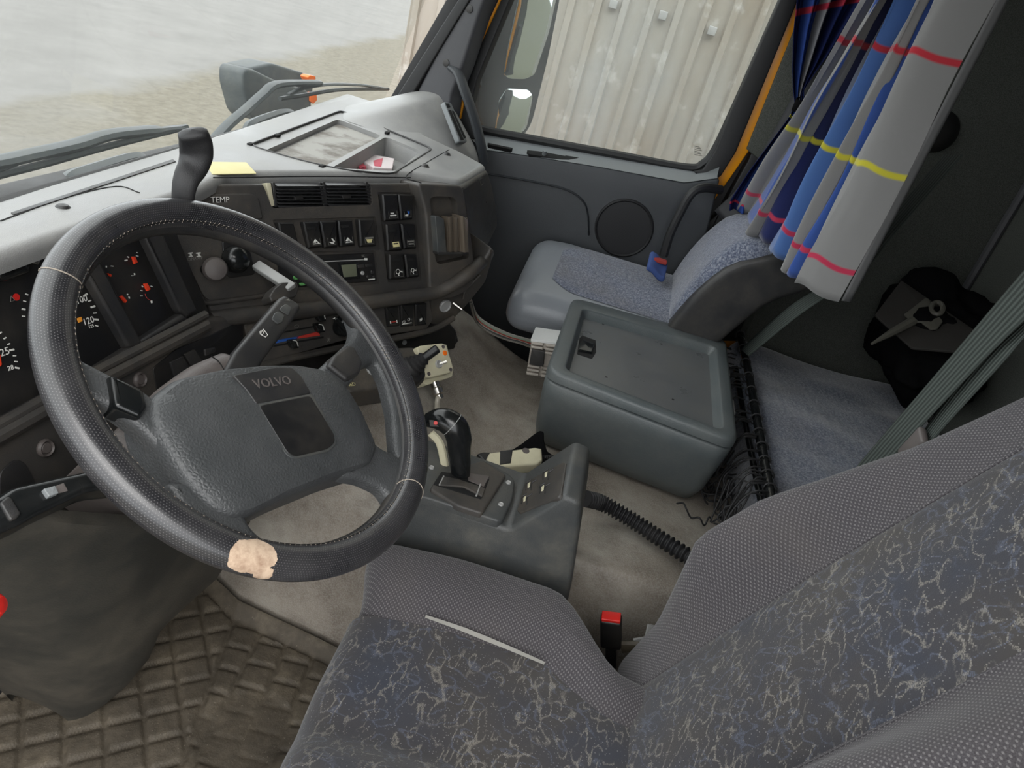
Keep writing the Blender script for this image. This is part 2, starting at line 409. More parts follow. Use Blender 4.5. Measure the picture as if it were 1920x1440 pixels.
def m_cladding():
    a = N('weathered_corrugated_aluminium'); c = a.coord('World')
    n1 = a.noise(a.coord('World', (1, 1, .35)), 2.2, 5, .6); n2 = a.noise(c, 11, 4, .6)
    col = a.ramp(n1, [(.3, lin((148, 137, 121))), (.5, lin((166, 161, 152))), (.72, lin((176, 177, 176)))])
    col = a.mix(a.ramp(n2, [(.58, 0), (.78, .5)]), col, lin((232, 233, 230)))
    a.set(col, .45, .25); return a.m
def m_ground():
    a = N('concrete_yard'); c = a.coord('World')
    wob = a.noise(c, .5, 5, .6); sx = a.n('SeparateXYZ'); a.l(c, sx.inputs[0])
    # bare concrete farther out, sand and gravel nearer the truck
    e1 = a.math('SUBTRACT', sx.outputs['Y'], a.math('MULTIPLY', sx.outputs['X'], .13)); e1 = a.math('ADD', e1, a.math('MULTIPLY', a.math('SUBTRACT', wob, .5), 1.6))
    f = a.ramp(a.math('MULTIPLY', e1, .1), [(.62, 0.0), (.68, 1.0)])
    d3 = a.math('ADD', a.math('MULTIPLY', sx.outputs['X'], 1.0), a.math('MULTIPLY', sx.outputs['Y'], -.9)); d3 = a.math('ADD', d3, a.math('MULTIPLY', wob, 3.0))
    f = a.math('MAXIMUM', f, a.math('MULTIPLY', a.ramp(a.math('MULTIPLY', d3, .1), [(.36, .55), (.52, 0.0)]), a.ramp(a.noise(c, .8, 4), [(.3, .4), (.7, 1.0)])))
    n1 = a.noise(c, 6, 8, .75); n2 = a.noise(c, .9, 5, .6)
    sand = a.ramp(n1, [(.3, lin((80, 76, 64))), (.5, lin((100, 95, 82))), (.72, lin((114, 110, 99)))])
    conc = a.ramp(n2, [(.3, lin((108, 107, 104))), (.7, lin((119, 118, 115)))])
    col = a.mix(f, sand, conc)
    gr = a.ramp(a.math('MULTIPLY', a.math('ADD', sx.outputs['Y'], 8.0), .2), [(.3, 1.0), (.7, 0.0)])
    green = a.ramp(n1, [(.35, lin((58, 64, 40))), (.65, lin((88, 80, 62)))])
    a.set(a.mix(gr, col, green), .9); a.bump(n1, .4, .03); return a.m
def m_glass():
    a = N('dusty_window_glass'); t = a.n('BsdfTransparent'); t.inputs[0].default_value = (.93, .96, .95, 1)
    g = a.n('BsdfGlossy'); g.inputs['Roughness'].default_value = .02; d = a.n('BsdfDiffuse'); d.inputs[0].default_value = (.62, .64, .63, 1)
    lw = a.n('LayerWeight'); lw.inputs[0].default_value = .25
    x1 = a.n('MixShader'); x2 = a.n('MixShader'); c = a.coord('World')
    dirt = a.ramp(a.noise(c, 5, 6, .7), [(.35, .10), (.75, .20)])
    a.l(dirt, x1.inputs[0]); a.l(t.outputs[0], x1.inputs[1]); a.l(d.outputs[0], x1.inputs[2])
    a.l(a.math('MULTIPLY', lw.outputs['Fresnel'], .03), x2.inputs[0]); a.l(x1.outputs[0], x2.inputs[1]); a.l(g.outputs[0], x2.inputs[2])
    a.l(x2.outputs[0], a.o.inputs[0]); return a.m
def m_curtain(name, seedrot=0):
    a = N(name); uv = a.n('TexCoord').outputs['UV']; s = a.n('SeparateXYZ'); a.l(uv, s.inputs[0]); U, Vv = s.outputs[0], s.outputs[1]
    G = lin((128, 127, 126)); B = lin((52, 78, 142)); NV = lin((30, 38, 84)); LB = lin((72, 104, 158))
    stops = [(0, G), (.11, B), (.16, G), (.24, NV), (.40, LB), (.51, G), (.575, B), (.625, G)]
    col = a.ramp(U, stops, True)
    def line(v0, c, wd=.0062):
        m = a.ramp(a.math('ABSOLUTE', a.math('SUBTRACT', Vv, v0)), [(wd*.9, 1.0), (wd*1.1, 0.0)]); return m
    for v0, cc in ((.12, (176, 52, 78)), (.50, (186, 178, 56)), (.86, (172, 48, 58))):
        nonlocal_col = a.mix(line(v0, cc), col, lin(cc)); col = nonlocal_col
    w_ = a.noise(a.coord('UV', (1, 3, 1)), 700, 2); col = a.mix(.18, col, w_, 'OVERLAY')
    a.bump(w_, .4, .0008); a.set(col, .9, spec=.1, **{'Sheen Weight': .3}); return a.m
def m_felt():
    a = N('grey_wall_felt'); c = a.coord('World'); n1 = a.noise(c, 420, 3, .6); n2 = a.noise(c, 3, 4)
    a.set(a.mix(a.ramp(n2, [(.4, 0), (.7, .3)]), a.ramp(n1, [(.35, lin((70, 72, 68))), (.65, lin((98, 100, 95)))]), lin((70, 72, 66))), .95, spec=.05); a.bump(n1, .5, .002); return a.m
def m_web():
    a = N('ribbed_webbing'); c = a.coord('UV'); s = a.n('SeparateXYZ'); a.l(c, s.inputs[0])
    r = a.math('SINE', a.math('MULTIPLY', s.outputs[0], 6.283*7)); col = a.ramp(a.math('MULTIPLY_ADD', r, .5, .5), [(.2, lin((48, 53, 50))), (.8, lin((74, 80, 76)))])
    a.bump(r, .5, .001); a.set(col, .75, spec=.2); return a.m
M['vinyl'] = m_vinyl(); M['mat'] = m_mat(); M['blue'] = m_blue(); M['bolster'] = m_bolster('dotted_grey_cushion_cloth', ((1, 0, 0), (0, 1, .0))); M['bolster_b'] = m_bolster('dotted_grey_backrest_cloth', ((1, 0, 0), (0, -.4245, .9054)))
M['pat_c'] = m_pattern((0, 0, .15), 'rune_pattern_cushion_cloth'); M['pat_b'] = m_pattern((1.1, .5, .6), 'rune_pattern_backrest_cloth')
M['leather'] = m_leather(); M['hub'] = m_hub(); M['clad'] = m_cladding(); M['ground'] = m_ground(); M['glass'] = m_glass()
M['curtain'] = m_curtain('checked_curtain_cloth'); M['felt'] = m_felt(); M['web'] = m_web()
M['vinyl_blue'] = plastic('grey_blue_vinyl', (126, 130, 135), .33, .2, 420, .3, (134, 136, 138), 6)
M['mirror'] = flat('mirror_glass', (205, 212, 212), .03, 1)
M['fabric_black'] = plastic('black_cloth', (16, 16, 17), .95, .5, 300, .1, (40, 38, 36), 10, .05)
M['patch'] = plastic('bare_tan_foam', (186, 160, 136), .85, .4, 900, .3, (150, 122, 100), 60, .1)
M['foam'] = plastic('torn_white_lining', (150, 148, 142), .8, .3, 700, .4, (140, 136, 126), 30, .1)
M['card'] = flat('white_packet', (226, 214, 214), .5); M['card_red'] = flat('red_packet_print', (205, 62, 86), .5)
M['fray'] = flat('light_lint', (190, 184, 172), .9)

# ------------------------------------------------------------------ the yard outside
XF = Face((0, 0, 0), (1, 0, 0), (0, 0, 1))           # horizontal working face: uv = (x, y)
def struct(name, mb, m, sharp=32, **k):
    o = build(name, mb, m, sharp=sharp, **k); o['kind'] = 'structure'; return o
struct('ground', MB().add([(-60, -60, -2.85), (90, -60, -2.85), (90, 90, -2.85), (-60, 90, -2.85)], [(0, 1, 2, 3)]), M['ground'])

# corrugated side of the cargo body parked beside the cab
t = thing('cargo_body', 'pale corrugated aluminium cargo body parked close outside the passenger window', 'cargo body', (3.62, 0, -2.85))
yl = P(778, 0, 'x', 3.62)[1]
mb = MB(); prof = []; y = -4.6
while y < yl-.05:
    prof += [(y, 0), (y+.070, 0), (y+.076, -.018), (y+.104, -.018), (y+.110, 0)]; y += .117
prof.append((yl, 0))
rows = [[(3.62+d, yy, z) for yy, d in prof] for z in (-1.9, -.6, .4, 2.2)]
mb.loft(rows); o = build('corrugated_panel', mb, M['clad'], t, sharp=20)
for zr in (-1.95, 2.3): build('rail', MB().box((4.85, (yl-4.6)/2, zr), (1.2, (yl+4.6)/2, .08), .01, 2, 2), M['metal'], t)
mb = MB(); mb.box((4.85, yl+.01, .15), (1.2, .02, 2.1), .01, 2, 2); build('front_panel', mb, M['clad'], t)
FX = Face((3.60, 0, 0), (0, -1, 0), (-1, 0, 0))
for q in ((1150, 8), (1243, 29), (1335, 58)):
    a_, b_ = FX.uv(*q); build('rivet_plate', MB().prism(FX, [(a_-.018, b_-.018), (a_+.018, b_-.018), (a_+.018, b_+.018), (a_-.018, b_+.018)], -.01, .008, .004), M['metal'], t)

# ------------------------------------------------------------------ cab shell
FZ = -1.30
mb = MB(); mb.box((1.05, -.2, FZ-.06), (1.25, 1.1, .05), .01, 2, 2); struct('floor', mb, M['rubber'])
mb = MB(); mb.add([(0.1, -1.1, FZ), (2.3, -1.1, FZ), (2.3, -1.1, 1.0), (.1, -1.1, 1.0), (0.1, -1.16, FZ), (2.3, -1.16, FZ), (2.3, -1.16, 1.0), (.1, -1.16, 1.0)], [(0, 1, 2, 3), (4, 5, 6, 7), (0, 3, 7, 4), (1, 2, 6, 5), (3, 2, 6, 7)]); struct('wall_back', mb, M['felt'])
mb = MB(); mb.box((1.2, -.25, .70), (1.2, .90, .04), .01, 2, 2); struct('ceiling', mb, M['felt'])
mb = MB(); mb.box((.06, -.78, -.15), (.03, .34, 1.18), .01, 2, 2); struct('wall_left', mb, M['felt'])
mb = MB(); mb.box((2.25, -.83, -.15), (.04, .27, 1.18), .01, 2, 2); struct('wall_right', mb, M['felt'])
mb = MB(); mb.tube([(2.20, -1.09, -.9), (2.20, -1.09, .9)], .012, 8); struct('trim_4', mb, M['pillar'])
mb = MB(); mb.box((1.0, .84, -.88), (1.3, .03, .45), .01, 2, 2); struct('wall_front', mb, M['rubber'])
# windscreen and its surround
WB = lambda x: .665+.055*x
mb = MB(); mb.grid(lambda u, v: (2.44*u, WB(2.44*u)+.035-.30*v**1.1-.03*(2*u-1)**2, -.42+1.08*v), 14, 10); struct('window_1', mb, M['glass'])
mb = MB(); mb.tube([(x, WB(x)+.035, -.40) for x in np.linspace(0, 2.12, 16)], .012, 8); struct('trim_1', mb, M['seal'])
# front corner pillar, passenger side
FP = Face((2.12, .6, 0), (-.35, -1, 0), (-1, .35, 0))
t = thing('trim_2', 'grey trimmed windscreen pillar on the passenger side', 'pillar', (2.12, .6, -.4), kind='structure'); del t['label']; del t['category']
mb = MB(); mb.slab(FP, [(1008, -200), (908, 0), (900, 20), (868, 120), (845, 180), (835, 260), (770, 250), (782, 170), (866, 0), (966, -200)], -.06, .0, .01, .01); build('pillar_trim', mb, M['pillar'], t)
mb = MB(); mb.slab(FP, [(975, -200), (858, 0), (745, 178), (730, 210), (755, 215), (772, 178), (880, 0), (998, -200)], -.03, .006, .004, .004); build('rubber_seal', mb, M['seal'], t)
mb = MB(); mb.slab(FP, [(952, -200), (836, 0), (735, 176), (722, 200), (745, 205), (758, 178), (860, 0), (978, -200)], -.045, -.02, .004, .004); build('glass_border', mb, M['rubber'], t)
mb = MB(); mb.slab(FP, [(1005, -200), (905, 0), (845, 150), (838, 200), (862, 260), (898, 262), (882, 200), (893, 150), (955, 0), (1055, -200)], -.10, -.075, .005, .004); build('door_frame', mb, M['seal'], t)
mb = MB(); mb.slab(FP, [(1040, -200), (938, 0), (874, 140), (868, 152), (870, 140), (934, 0), (1035, -200)], -.08, -.07, .002, .002)
mb.slab(FP, [(862, 168), (853, 195), (862, 224), (868, 195)], -.08, -.068, .004, .003); build('painted_edge', mb, M['yellow'], t, 'yellow painted edge')
for q in ((881, 17), (837, 118)):
    mb = MB(); f = Face(FP.px(*q), FP.u, FP.n); mb.lathe([(.0001, 0), (.010, 0), (.010, .004), (.007, .005), (.0001, .005)][::-1], f.o-f.n*.001, f.n, 20); build('cover_plug', mb, M['dark'], t)
# grab handle on the pillar
pts = [P(848, 128, 'x', 2.10), P(860, 140, 'x', 2.07), P(872, 172, 'x', 2.05), P(887, 215, 'x', 2.05), P(900, 262, 'x', 2.06), P(908, 306, 'x', 2.08)]
build('grab_handle', MB().tube(spline(pts), .0165, 12, flat=(1, .6)), M['door'], t)

# passenger door
t = thing('door_1', None, None, (2.24, 0, -1.2), kind='structure')
DX = 2.21
DF = Face((DX, 0, 0), (0, -1, 0), (-1, 0, 0))
mb = MB()
top = [(860, 235), (905, 276), (1000, 289), (1130, 310), (1283, 338), (1345, 330)]
r0 = [P(x, y, 'x', 2.285) for x, y in [(870, 205), (897, 246), (1000, 266), (1140, 291), (1307, 318), (1352, 300)]]
r1 = [P(x, y, 'x', 2.225) for x, y in top]; r2 = [P(x, y+4, 'x', DX) for x, y in top]
ledge = MB().loft([r0, r1, r2]); build('sill_ledge', ledge, M['ledge'], t, 'sill ledge with daylight in its pale grey', sharp=50)
mb.slab(DF, [(850, 225), (905, 280), (1000, 293), (1130, 314), (1285, 343), (1350, 334), (1330, 420), (1290, 560), (1240, 800), (880, 800), (800, 500)], -.05, 0, .012, .006)
build('door_panel', mb, M['door'], t)
# raised relief line of the panel
pts = [DF.px(x, y, .0) for x, y in [(915, 325), (1000, 340), (1062, 355), (1092, 375), (1102, 400), (1104, 440)]]
build('panel_crease', MB().tube(spline(pts), .012, 8, flat=(1, .22)), M['door'], t)
# pocket slots in the ledge
def on_ledge(x, y):  # ledge middle
    return P(x, y, 'x', 2.255)
LF = Face(P(1100, 296, 'x', 2.255), (0, -1, .09), nrm((-.55, 0, .83)))
for pts, nm in (([(988, 281), (992, 289), (1160, 318), (1168, 316), (1166, 311), (1010, 283)], 'ledge_pocket'), ([(914, 267), (916, 271), (958, 280), (962, 277)], 'ledge_slot')):
    mb = MB().slab(LF, pts, -.01, .0035, .003, .001); build(nm, mb, M['pit'], t)
for k in range(5):
    x0 = 1060+k*38.5; y0 = 291+k*7.0
    build('demister_slot', MB().slab(LF, [(x0, y0), (x0+1, y0+2.2), (x0+28, y0+7), (x0+28, y0+4.6)], -.005, .003, .001, .0005), M['pit'], t)
build('lock_button', MB().lathe([(.0001, .02), (.006, .02), (.007, 0), (.0001, 0)], LF.px(1020, 291, 0), LF.n, 12), M['ledge'], t)
# speaker
sp = DF.px(1170, 428); 
mb = MB().lathe([(.0001, .006), (.07, .0055), (.082, .004), (.086, .008), (.090, .005), (.091, 0), (.0001, 0)], sp, DF.n, 48); 
a = N('speaker_mesh'); cc = a.coord('World'); a.set(a.ramp(a.voro(cc, 300, rnd=0.0), [(.3, lin((6, 6, 7))), (.4, lin((30, 30, 32)))]), .7); M['speaker'] = a.m
o = build('speaker_grille', mb, M['speaker'], t)
# window opening seal, glass
GF = Face((2.285, 0, 0), (0, -1, 0), (-1, 0, 0))
ol = [(960, -140), (940, 0), (905, 80), (882, 160), (880, 215), (893, 240), (1000, 262), (1150, 290), (1285, 315), (1318, 308), (1342, 280), (1380, 200), (1470, 0), (1530, -140)]
pts = [GF.px(x, y) for x, y in ol]; build('window_seal', MB().tube(spline(pts, 5), .014, 8), M['seal'], t)
g = struct('window_2', MB().prism(GF, [GF.uv(x, y) for x, y in ol], -.004, 0), M['glass'])
# small glass stamp
st = MB()
for k in range(6): st.slab(GF, [(1302, 273+k*3.2), (1302, 274.6+k*3.2), (1312+(k % 3)*2, 276.8+k*3.2), (1312+(k % 3)*2, 275.2+k*3.2)], .001, .0014, .0001, 0)
o = build('glass_stamp', st, M['grey_mark'], t)
# rear door pillar: black frame, yellow jamb, grey lining
t = thing('trim_3', None, None, (2.25, -.4, -.4), kind='structure')
BF = Face((2.27, 0, 0), (0, -1, 0), (-1, 0, 0))
build('door_frame', MB().slab(BF, [(1552, -200), (1462, 0), (1372, 205), (1340, 285), (1318, 318), (1300, 322), (1330, 345), (1352, 330), (1380, 285), (1480, 40), (1500, -10), (1590, -200)], -.03, .012, .004, .004), M['seal'], t)
build('painted_jamb', MB().slab(BF, [(1582, -200), (1492, 0), (1440, 120), (1385, 250), (1345, 318), (1330, 352), (1325, 372), (1305, 400), (1300, 425), (1325, 395), (1372, 330), (1420, 260), (1520, 0), (1612, -200)], -.06, -.002, .003, .003), M['yellow'], t, 'yellow painted door jamb')
build('black_strip', MB().slab(BF, [(1606, -200), (1518, 0), (1456, 170), (1404, 300), (1356, 385), (1330, 440), (1400, 420), (1460, 250), (1560, 0), (1650, -200)], -.05, .004, .004, .003), M['seal'], t)
build('pillar_lining', MB().slab(BF, [(1600, -200), (1512, 0), (1452, 150), (1400, 280), (1460, 330), (1560, 200), (1610, 0), (1700, -200)], -.02, .012, .004, .004), M['felt'], t)
build('jamb_backing', MB().slab(BF, [(1345, 335), (1300, 400), (1240, 560), (1220, 680), (1560, 680), (1560, 300), (1420, 250)], -.12, -.07, .01, .005), M['seal'], t)
build('lower_jamb', MB().slab(BF, [(1352, 395), (1300, 440), (1250, 560), (1230, 640), (1500, 640), (1500, 330), (1400, 330)], -.10, -.01, .01, .005), M['seal'], t)

# yellow outer skin of the cab side
mb = MB(); mb.box((2.36, .15, -1.15), (.03, .75, .60), .02, 3, 3); struct('wall_outer_side', mb, M['yellow'])
# passenger side mirror outside the window
t = thing('side_mirror', 'tall black door mirror with two glasses outside the passenger window', 'mirror', P(960, 200, 'x', 2.62))
MF = Face(P(980, 100, 'x', 2.62), (.74, -.67, 0), nrm((-.67, -.74, -.04)))
hs = MB().slab(MF, [(905, -220), (900, 80), (893, 215), (915, 262), (950, 262), (985, 256), (1000, 230), (1030, 110), (1052, 0), (1075, -220)], -.10, 0, .03, .012)
hs = build('mirror_housing', hs, M['black'], t)
build('mirror_glass', MB().slab(MF, [(977, -200), (972, 0), (950, 100), (944, 140), (955, 148), (985, 149), (1003, 140), (1030, 60), (1045, -10), (1060, -200)], -.002, .004, .012, .002), M['mirror'], t)
build('mirror_glass', MB().slab(MF, [(950, 166), (935, 190), (928, 248), (940, 258), (975, 252), (988, 240), (1000, 180), (992, 168)], -.002, .004, .014, .002), M['mirror'], t)
build('mirror_arm', MB().tube([P(893, 160, 'x', 2.50), P(905, 120, 'x', 2.60)], .016, 8), M['black'], t)

# kerb mirror seen through the windscreen
t = thing('kerb_mirror', 'boxy haze-paled black kerb mirror hanging outside in front of the windscreen', 'mirror', P(520, 210, 'y', 1.10))
KF = Face(P(520, 190, 'y', 1.10), (1, -.35, 0), nrm((-.33, -.93, .1)))
build('mirror_housing', MB().slab(KF, [(455, 135), (462, 128), (475, 130), (520, 152), (580, 170), (587, 205), (570, 222), (480, 228), (468, 215), (454, 160)], -.10, 0, .02, .01), M['hazed'], t)
build('housing_back', MB().slab(KF.at(-.10), [(462, 128), (510, 118), (575, 138), (590, 150), (585, 200), (470, 200)], -.10, 0, .02, .01), M['hazed'], t)
build('marker_lamp', MB().slab(KF, [(577, 145), (582, 141), (592, 143), (592, 152), (580, 152)], -.03, .004, .003, .002), M['orange'], t)
build('marker_lamp', MB().slab(KF, [(582, 178), (594, 175), (595, 188), (588, 195), (581, 190)], -.03, .004, .003, .002), M['orange'], t)

# wipers
def wiper(label, arm, blade, y, hb):
    r0 = P(*arm[0], 'y', y); t = thing('windscreen_wiper', label, 'wiper', r0, 'windscreen wipers')
    build('arm', MB().tube(spline([P(a, b, 'y', y) for a, b in arm]), [.014]*8*(len(arm)-1)+[.010], 8, flat=(1, .6)), M['hazed'], t)
    build('blade', MB().tube(spline([P(a, b, 'y', y-.004) for a, b in blade]), .0055, 6), M['hazed'], t)
    build('claw', MB().tube(spline([P(a, b, 'y', y-.002) for a, b in hb]), .008, 6, flat=(1, .5)), M['hazed'], t)
    return t
wiper('near wiper lying along the windscreen foot left of the tall lever', [(-60, 312), (0, 303), (60, 290), (140, 272), (210, 252), (300, 243)], [(-60, 345), (0, 328), (80, 308), (200, 275), (350, 238)], .80, [(-40, 322), (0, 315), (70, 290), (150, 268), (240, 250), (345, 238)])
wiper('far wiper crossing in front of the boxy kerb mirror', [(396, 268), (430, 232), (462, 205), (492, 178), (522, 158), (600, 155)], [(525, 185), (560, 180), (640, 168), (728, 167)], .86, [(540, 178), (570, 165), (620, 158), (680, 160), (722, 166)])
# step brackets on the front, seen through the bottom of the glass
def bracket(label, pts, y):
    t = thing('grab_bracket', label, 'bracket', P(*pts[0], 'y', y), 'grab brackets below the windscreen')
    build('bracket_bar', MB().tube(spline([P(a, b, 'y', y) for a, b in pts], 6), .017, 8), M['hazed'], t); return t
bracket('haze-paled grey grab bracket outside below the near wiper', [(130, 352), (138, 338), (175, 325), (240, 305), (262, 303), (272, 312)], .84)
bracket('haze-paled grey grab bracket outside between dash tray and kerb mirror', [(466, 248), (475, 236), (520, 219), (540, 216), (552, 222)], .88)
# ------------------------------------------------------------------ dashboard
def cut(ob, mb, m=None):                   # carve a shape out of a part
    c = build('cutter', mb, m or ob.data.materials[0], smooth=False)
    md = ob.modifiers.new('b', 'BOOLEAN'); md.object = c; md.operation = 'DIFFERENCE'; md.solver = 'EXACT'
    dg = bpy.context.evaluated_depsgraph_get(); me = bpy.data.meshes.new_from_object(ob.evaluated_get(dg)); old = ob.data
    ob.modifiers.clear(); ob.data = me; me.polygons.foreach_set('use_smooth', [True]*len(me.polygons)); me.set_sharp_from_angle(angle=math.radians(32))
    nm = c.data; bpy.data.objects.remove(c); bpy.data.meshes.remove(nm); bpy.data.meshes.remove(old)
ZT = -.375
dash = thing('dashboard', 'worn charcoal truck dashboard wrapping round from the dials to the passenger door', 'dashboard', (1.2, .55, -.9))
TF = Face((0, 0, ZT), (1, 0, 0), (0, 0, 1))
outl = [(-.25, .60), (.80, .603), (.93, .604), (1.02, .602), (1.075, .610)]
lip = [P(430, 334, 'z', ZT-.01)[:2], P(490, 333, 'z', ZT-.01)[:2], P(770, 333, 'z', ZT-.01)[:2], P(800, 337, 'z', ZT-.01)[:2], P(862, 348, 'z', ZT-.01)[:2], P(880, 338, 'z', ZT-.01)[:2], P(912, 318, 'z', ZT-.01)[:2]]
outl += [tuple(q) for q in lip]+[(1.83, .38), (1.90, .50), (2.14, .56), (2.16, .83), (1.425, .765), (1.156, .745), (.853, .727), (.728, .715), (0, .69), (-.25, .68)]
mb = MB(); mb.prism(TF, rounded(outl, .015), -.024, 0, .014, 4)
pad = build('top_pad', mb, M['dash_top_lit'], dash)
# tray recesses in the pad
tr_out = rounded([TF.uv(*q) for q in ((465, 272), (640, 207), (812, 279), (735, 327), (640, 318), (560, 300))], .03)
cut(pad, MB().prism(TF, inset(tr_out, .0), -.003, .02))
tr1 = rounded([TF.uv(*q) for q in ((493, 281), (634, 221), (716, 252), (608, 309))], .02)
tr2 = rounded([TF.uv(*q) for q in ((622, 312), (724, 254), (789, 281), (746, 318))], .02)
cut(pad, MB().prism(TF, tr1, -.014, .02)); cut(pad, MB().prism(TF, tr2, -.08, .02))
build('open_bin', MB().dish(TF.at(-.004), inset(tr2, -.001), .042, .0005, .008), M['dash_top_lit'], dash)
build('pad_core', MB().prism(TF, rounded([(1.16, .60), (1.46, .42), (1.75, .40), (1.86, .52), (2.1, .60), (2.1, .76), (.9, .70), (.9, .64), (1.1, .64)], .01), -.12, -.060), M['dark'], dash)
a = N('dusty_tray_rubber'); cc = a.coord('World'); a.set(a.ramp(a.noise(cc, 10, 5, .6), [(.42, lin((112, 106, 98))), (.55, lin((160, 158, 152)))]), .7); M['tray'] = a.m
build('tray_mat', MB().prism(TF, inset(tr1, .006), -.0145, -.013), M['tray'], dash, 'dusty tray bottom')
build('tray_frame', MB().tube([TF.pt(*q, .0) for q in tr_out], .0022, 6, closed=True), M['dark'], dash)
for q in ((604, 312), (726, 249), (470, 271), (520, 254)):
    build('tray_clip', MB().box(TF.px(*q), (.008, .005, .003), .002, 2, 2), M['pit'], dash)
for q in ((797, 312), (838, 290)):
    o = TF.px(*q); build('cover_plug', MB().lathe([(.0001, .006), (.006, .005), (.010, 0), (.0001, 0)], o, TF.n, 14), M['dark'], dash)
o = TF.px(118, 388); build('cover_plug', MB().lathe([(.0001, .004), (.006, .003), (.009, 0), (.0001, 0)], o, TF.n, 14), M['dark'], dash)
# fine joints over the pad
for pts in ([(0, 415), (120, 372), (217, 350), (262, 362)], [(790, 343), (762, 330), (808, 300), (842, 281)], [(400, 333), (600, 331), (770, 333)]):
    build('seam', MB().tube(spline([TF.px(x, y) for x, y in pts], 6), .0012, 5), M['pit'], dash)
build('demist_grille', MB().slab(TF, [(20, 398), (26, 402), (330, 302), (324, 298)], -.002, .0015, .001, .0005), M['dark'], dash)

# raised air duct at the passenger corner
A1 = P(640, 222, 'z', ZT); A0 = P(650, 194, 'z', ZT); B1 = P(840, 168, 'x', 2.13); B0 = P(758, 176, 'x', 2.16)
C1 = P(912, 300, 'x', 2.13); D1 = P(800, 282, 'z', ZT-.01); B2 = P(846, 182, 'x', 2.16); C2 = P(905, 300, 'x', 2.165)
mb = MB(); rows = []
for k in range(9):
    t_ = k/8; f = lambda p, q: p*(1-t_)+q*t_
    rows.append([f(A0, B0)-V3(0, -.02, .03), f(A0, B0), f(f(A0, B0), f(A1, B1)*1.0)*.5+f(A1, B1)*.5 if False else (f(A0, B0)*.5+f(A1, B1)*.5)+V3(0, 0, .012*t_), f(A1, B1)+V3(0, 0, -.004), f(A1, B1)*.9+f(D1, C1)*.1+V3(0, -.004, 0), f(A1, B1)*.5+f(D1, C1)*.5, f(D1, C1), f(D1, C1)-V3(0, 0, .08)])
mb.loft(rows); last = rows[-1]
mb.loft([last, [p*.35+V3(2.175, .56, -.36)*.65 for p in last]])
hump = build('air_duct_hood', mb, M['dash_top_lit'], dash, sharp=60)
md = hump.modifiers.new('s', 'SUBSURF'); md.levels = 1; md.render_levels = 2
HN = np.cross(C1-D1, B1-A1); HN = nrm(np.cross(C1-D1, B1-D1)); HN = HN if HN.dot(-(C1)) > 0 else -HN
HF = Face(B1*.25+C1*.75+HN*.003, C1-D1, HN)
mb = MB().slab(HF, [(833, 190), (846, 192), (877, 266), (862, 266)], -.01, .004, .008, .003)
vent = build('side_vent', mb, M['ledge'], dash)
for pts in ([(841, 206), (846, 206), (870, 262), (865, 263)], [(848, 207), (851, 208), (874, 258), (871, 260)], [(836, 194), (842, 194), (845, 201), (840, 202)]):
    build('slot', MB().slab(HF, pts, -.004, .0055, .002, .0005), M['pit'], vent)

# front panel facing the driver
ca, sa = math.cos(math.radians(32)), math.sin(math.radians(32)); ti = math.radians(22)
nh = V3(-sa, -ca, 0); CN = nh*math.cos(ti)+V3(0, 0, 1)*math.sin(ti)
CF = Face((1.44, .395, ZT), (ca, -sa, 0), CN)
panel = build('centre_panel', MB().slab(CF, [(405, 345), (786, 343), (800, 400), (812, 470), (812, 545), (770, 552), (680, 566), (560, 580), (398, 592), (330, 440), (352, 350)], -.16, 0, .012, .006), M['dash'], dash)
# air vents
M['louvre'] = flat('louvre_plastic', (44, 44, 45), .3)
cutpoly = rounded(CF.poly([(490, 338), (683, 337), (696, 345), (699, 384), (510, 390)]), .006)
cut(panel, MB().prism(CF, cutpoly, -.035, .02), M['pit'])
build('vent_back', MB().prism(CF, inset(cutpoly, .001), -.0348, -.032), M['pit'], dash)
for (x0, x1, y0, y1, xb0, xb1) in ((514, 602, 343, 388, 518, 610), (608, 688, 342, 385, 612, 697)):
    vt = build('air_vent', MB().slab(CF.at(-.012), [(x0-3, y0-1), (x0+2, y0-1), (xb0+3, y1), (xb0-3, y1)], -.02, .004, .002, .001), M['dark'], dash)
    build('vent_post', MB().slab(CF.at(-.012), [(x1-3, y0-1), (x1+2, y0-1), (xb1+2, y1), (xb1-3, y1)], -.02, .004, .002, .001), M['dark'], vt)
    for k in range(7):
        f = (k+.5)/7; yy = y0+(y1-y0)*f; xl = x0+(xb0-x0)*f; xr = x1+(xb1-x1)*f
        p0, p1 = CF.px(xl, yy, -.012), CF.px(xr, yy, -.012); cc_ = (p0+p1)/2; ux = nrm(p1-p0); R = (ux, nrm(CF.n*.9+CF.w*-.35), np.cross(ux, nrm(CF.n*.9+CF.w*-.35)))
        build('louvre', MB().box(cc_, (np.linalg.norm(p1-p0)/2, .010, .0009), .0006, 1, 2, R=R), M['louvre'], vt)
    build('vent_thumb', MB().slab(CF.at(-.004), [((x0+x1)/2-6, (y0+y1)/2+3), ((x0+x1)/2+10, (y0+y1)/2+1), ((x0+x1)/2+12, (y0+y1)/2+8), ((x0+x1)/2-4, (y0+y1)/2+10)], -.01, .003, .001, .001), M['black'], vt)
build('vent_thumbwheel', MB().slab(CF.at(-.01), [(499, 343), (508, 343), (515, 386), (508, 388), (503, 365)], -.02, .003, .002, .001), M['cream'], dash, 'yellowed vent thumbwheel')

# flap with the temperature label
build('flap', MB().slab(CF, [(396, 364), (472, 363), (485, 370), (494, 410), (400, 412)], -.002, .003, .006, .002), M['dash'], dash)
lb = build('label_plate', MB().slab(CF, [(398, 370), (425, 370), (428, 379), (400, 380)], .002, .0035, .001, .0005), M['black'], dash)
build('lettering', text(CF, 413, 375, 'TEMP', .0135, (450, 374.5), .0036), M['white_mark'], lb)

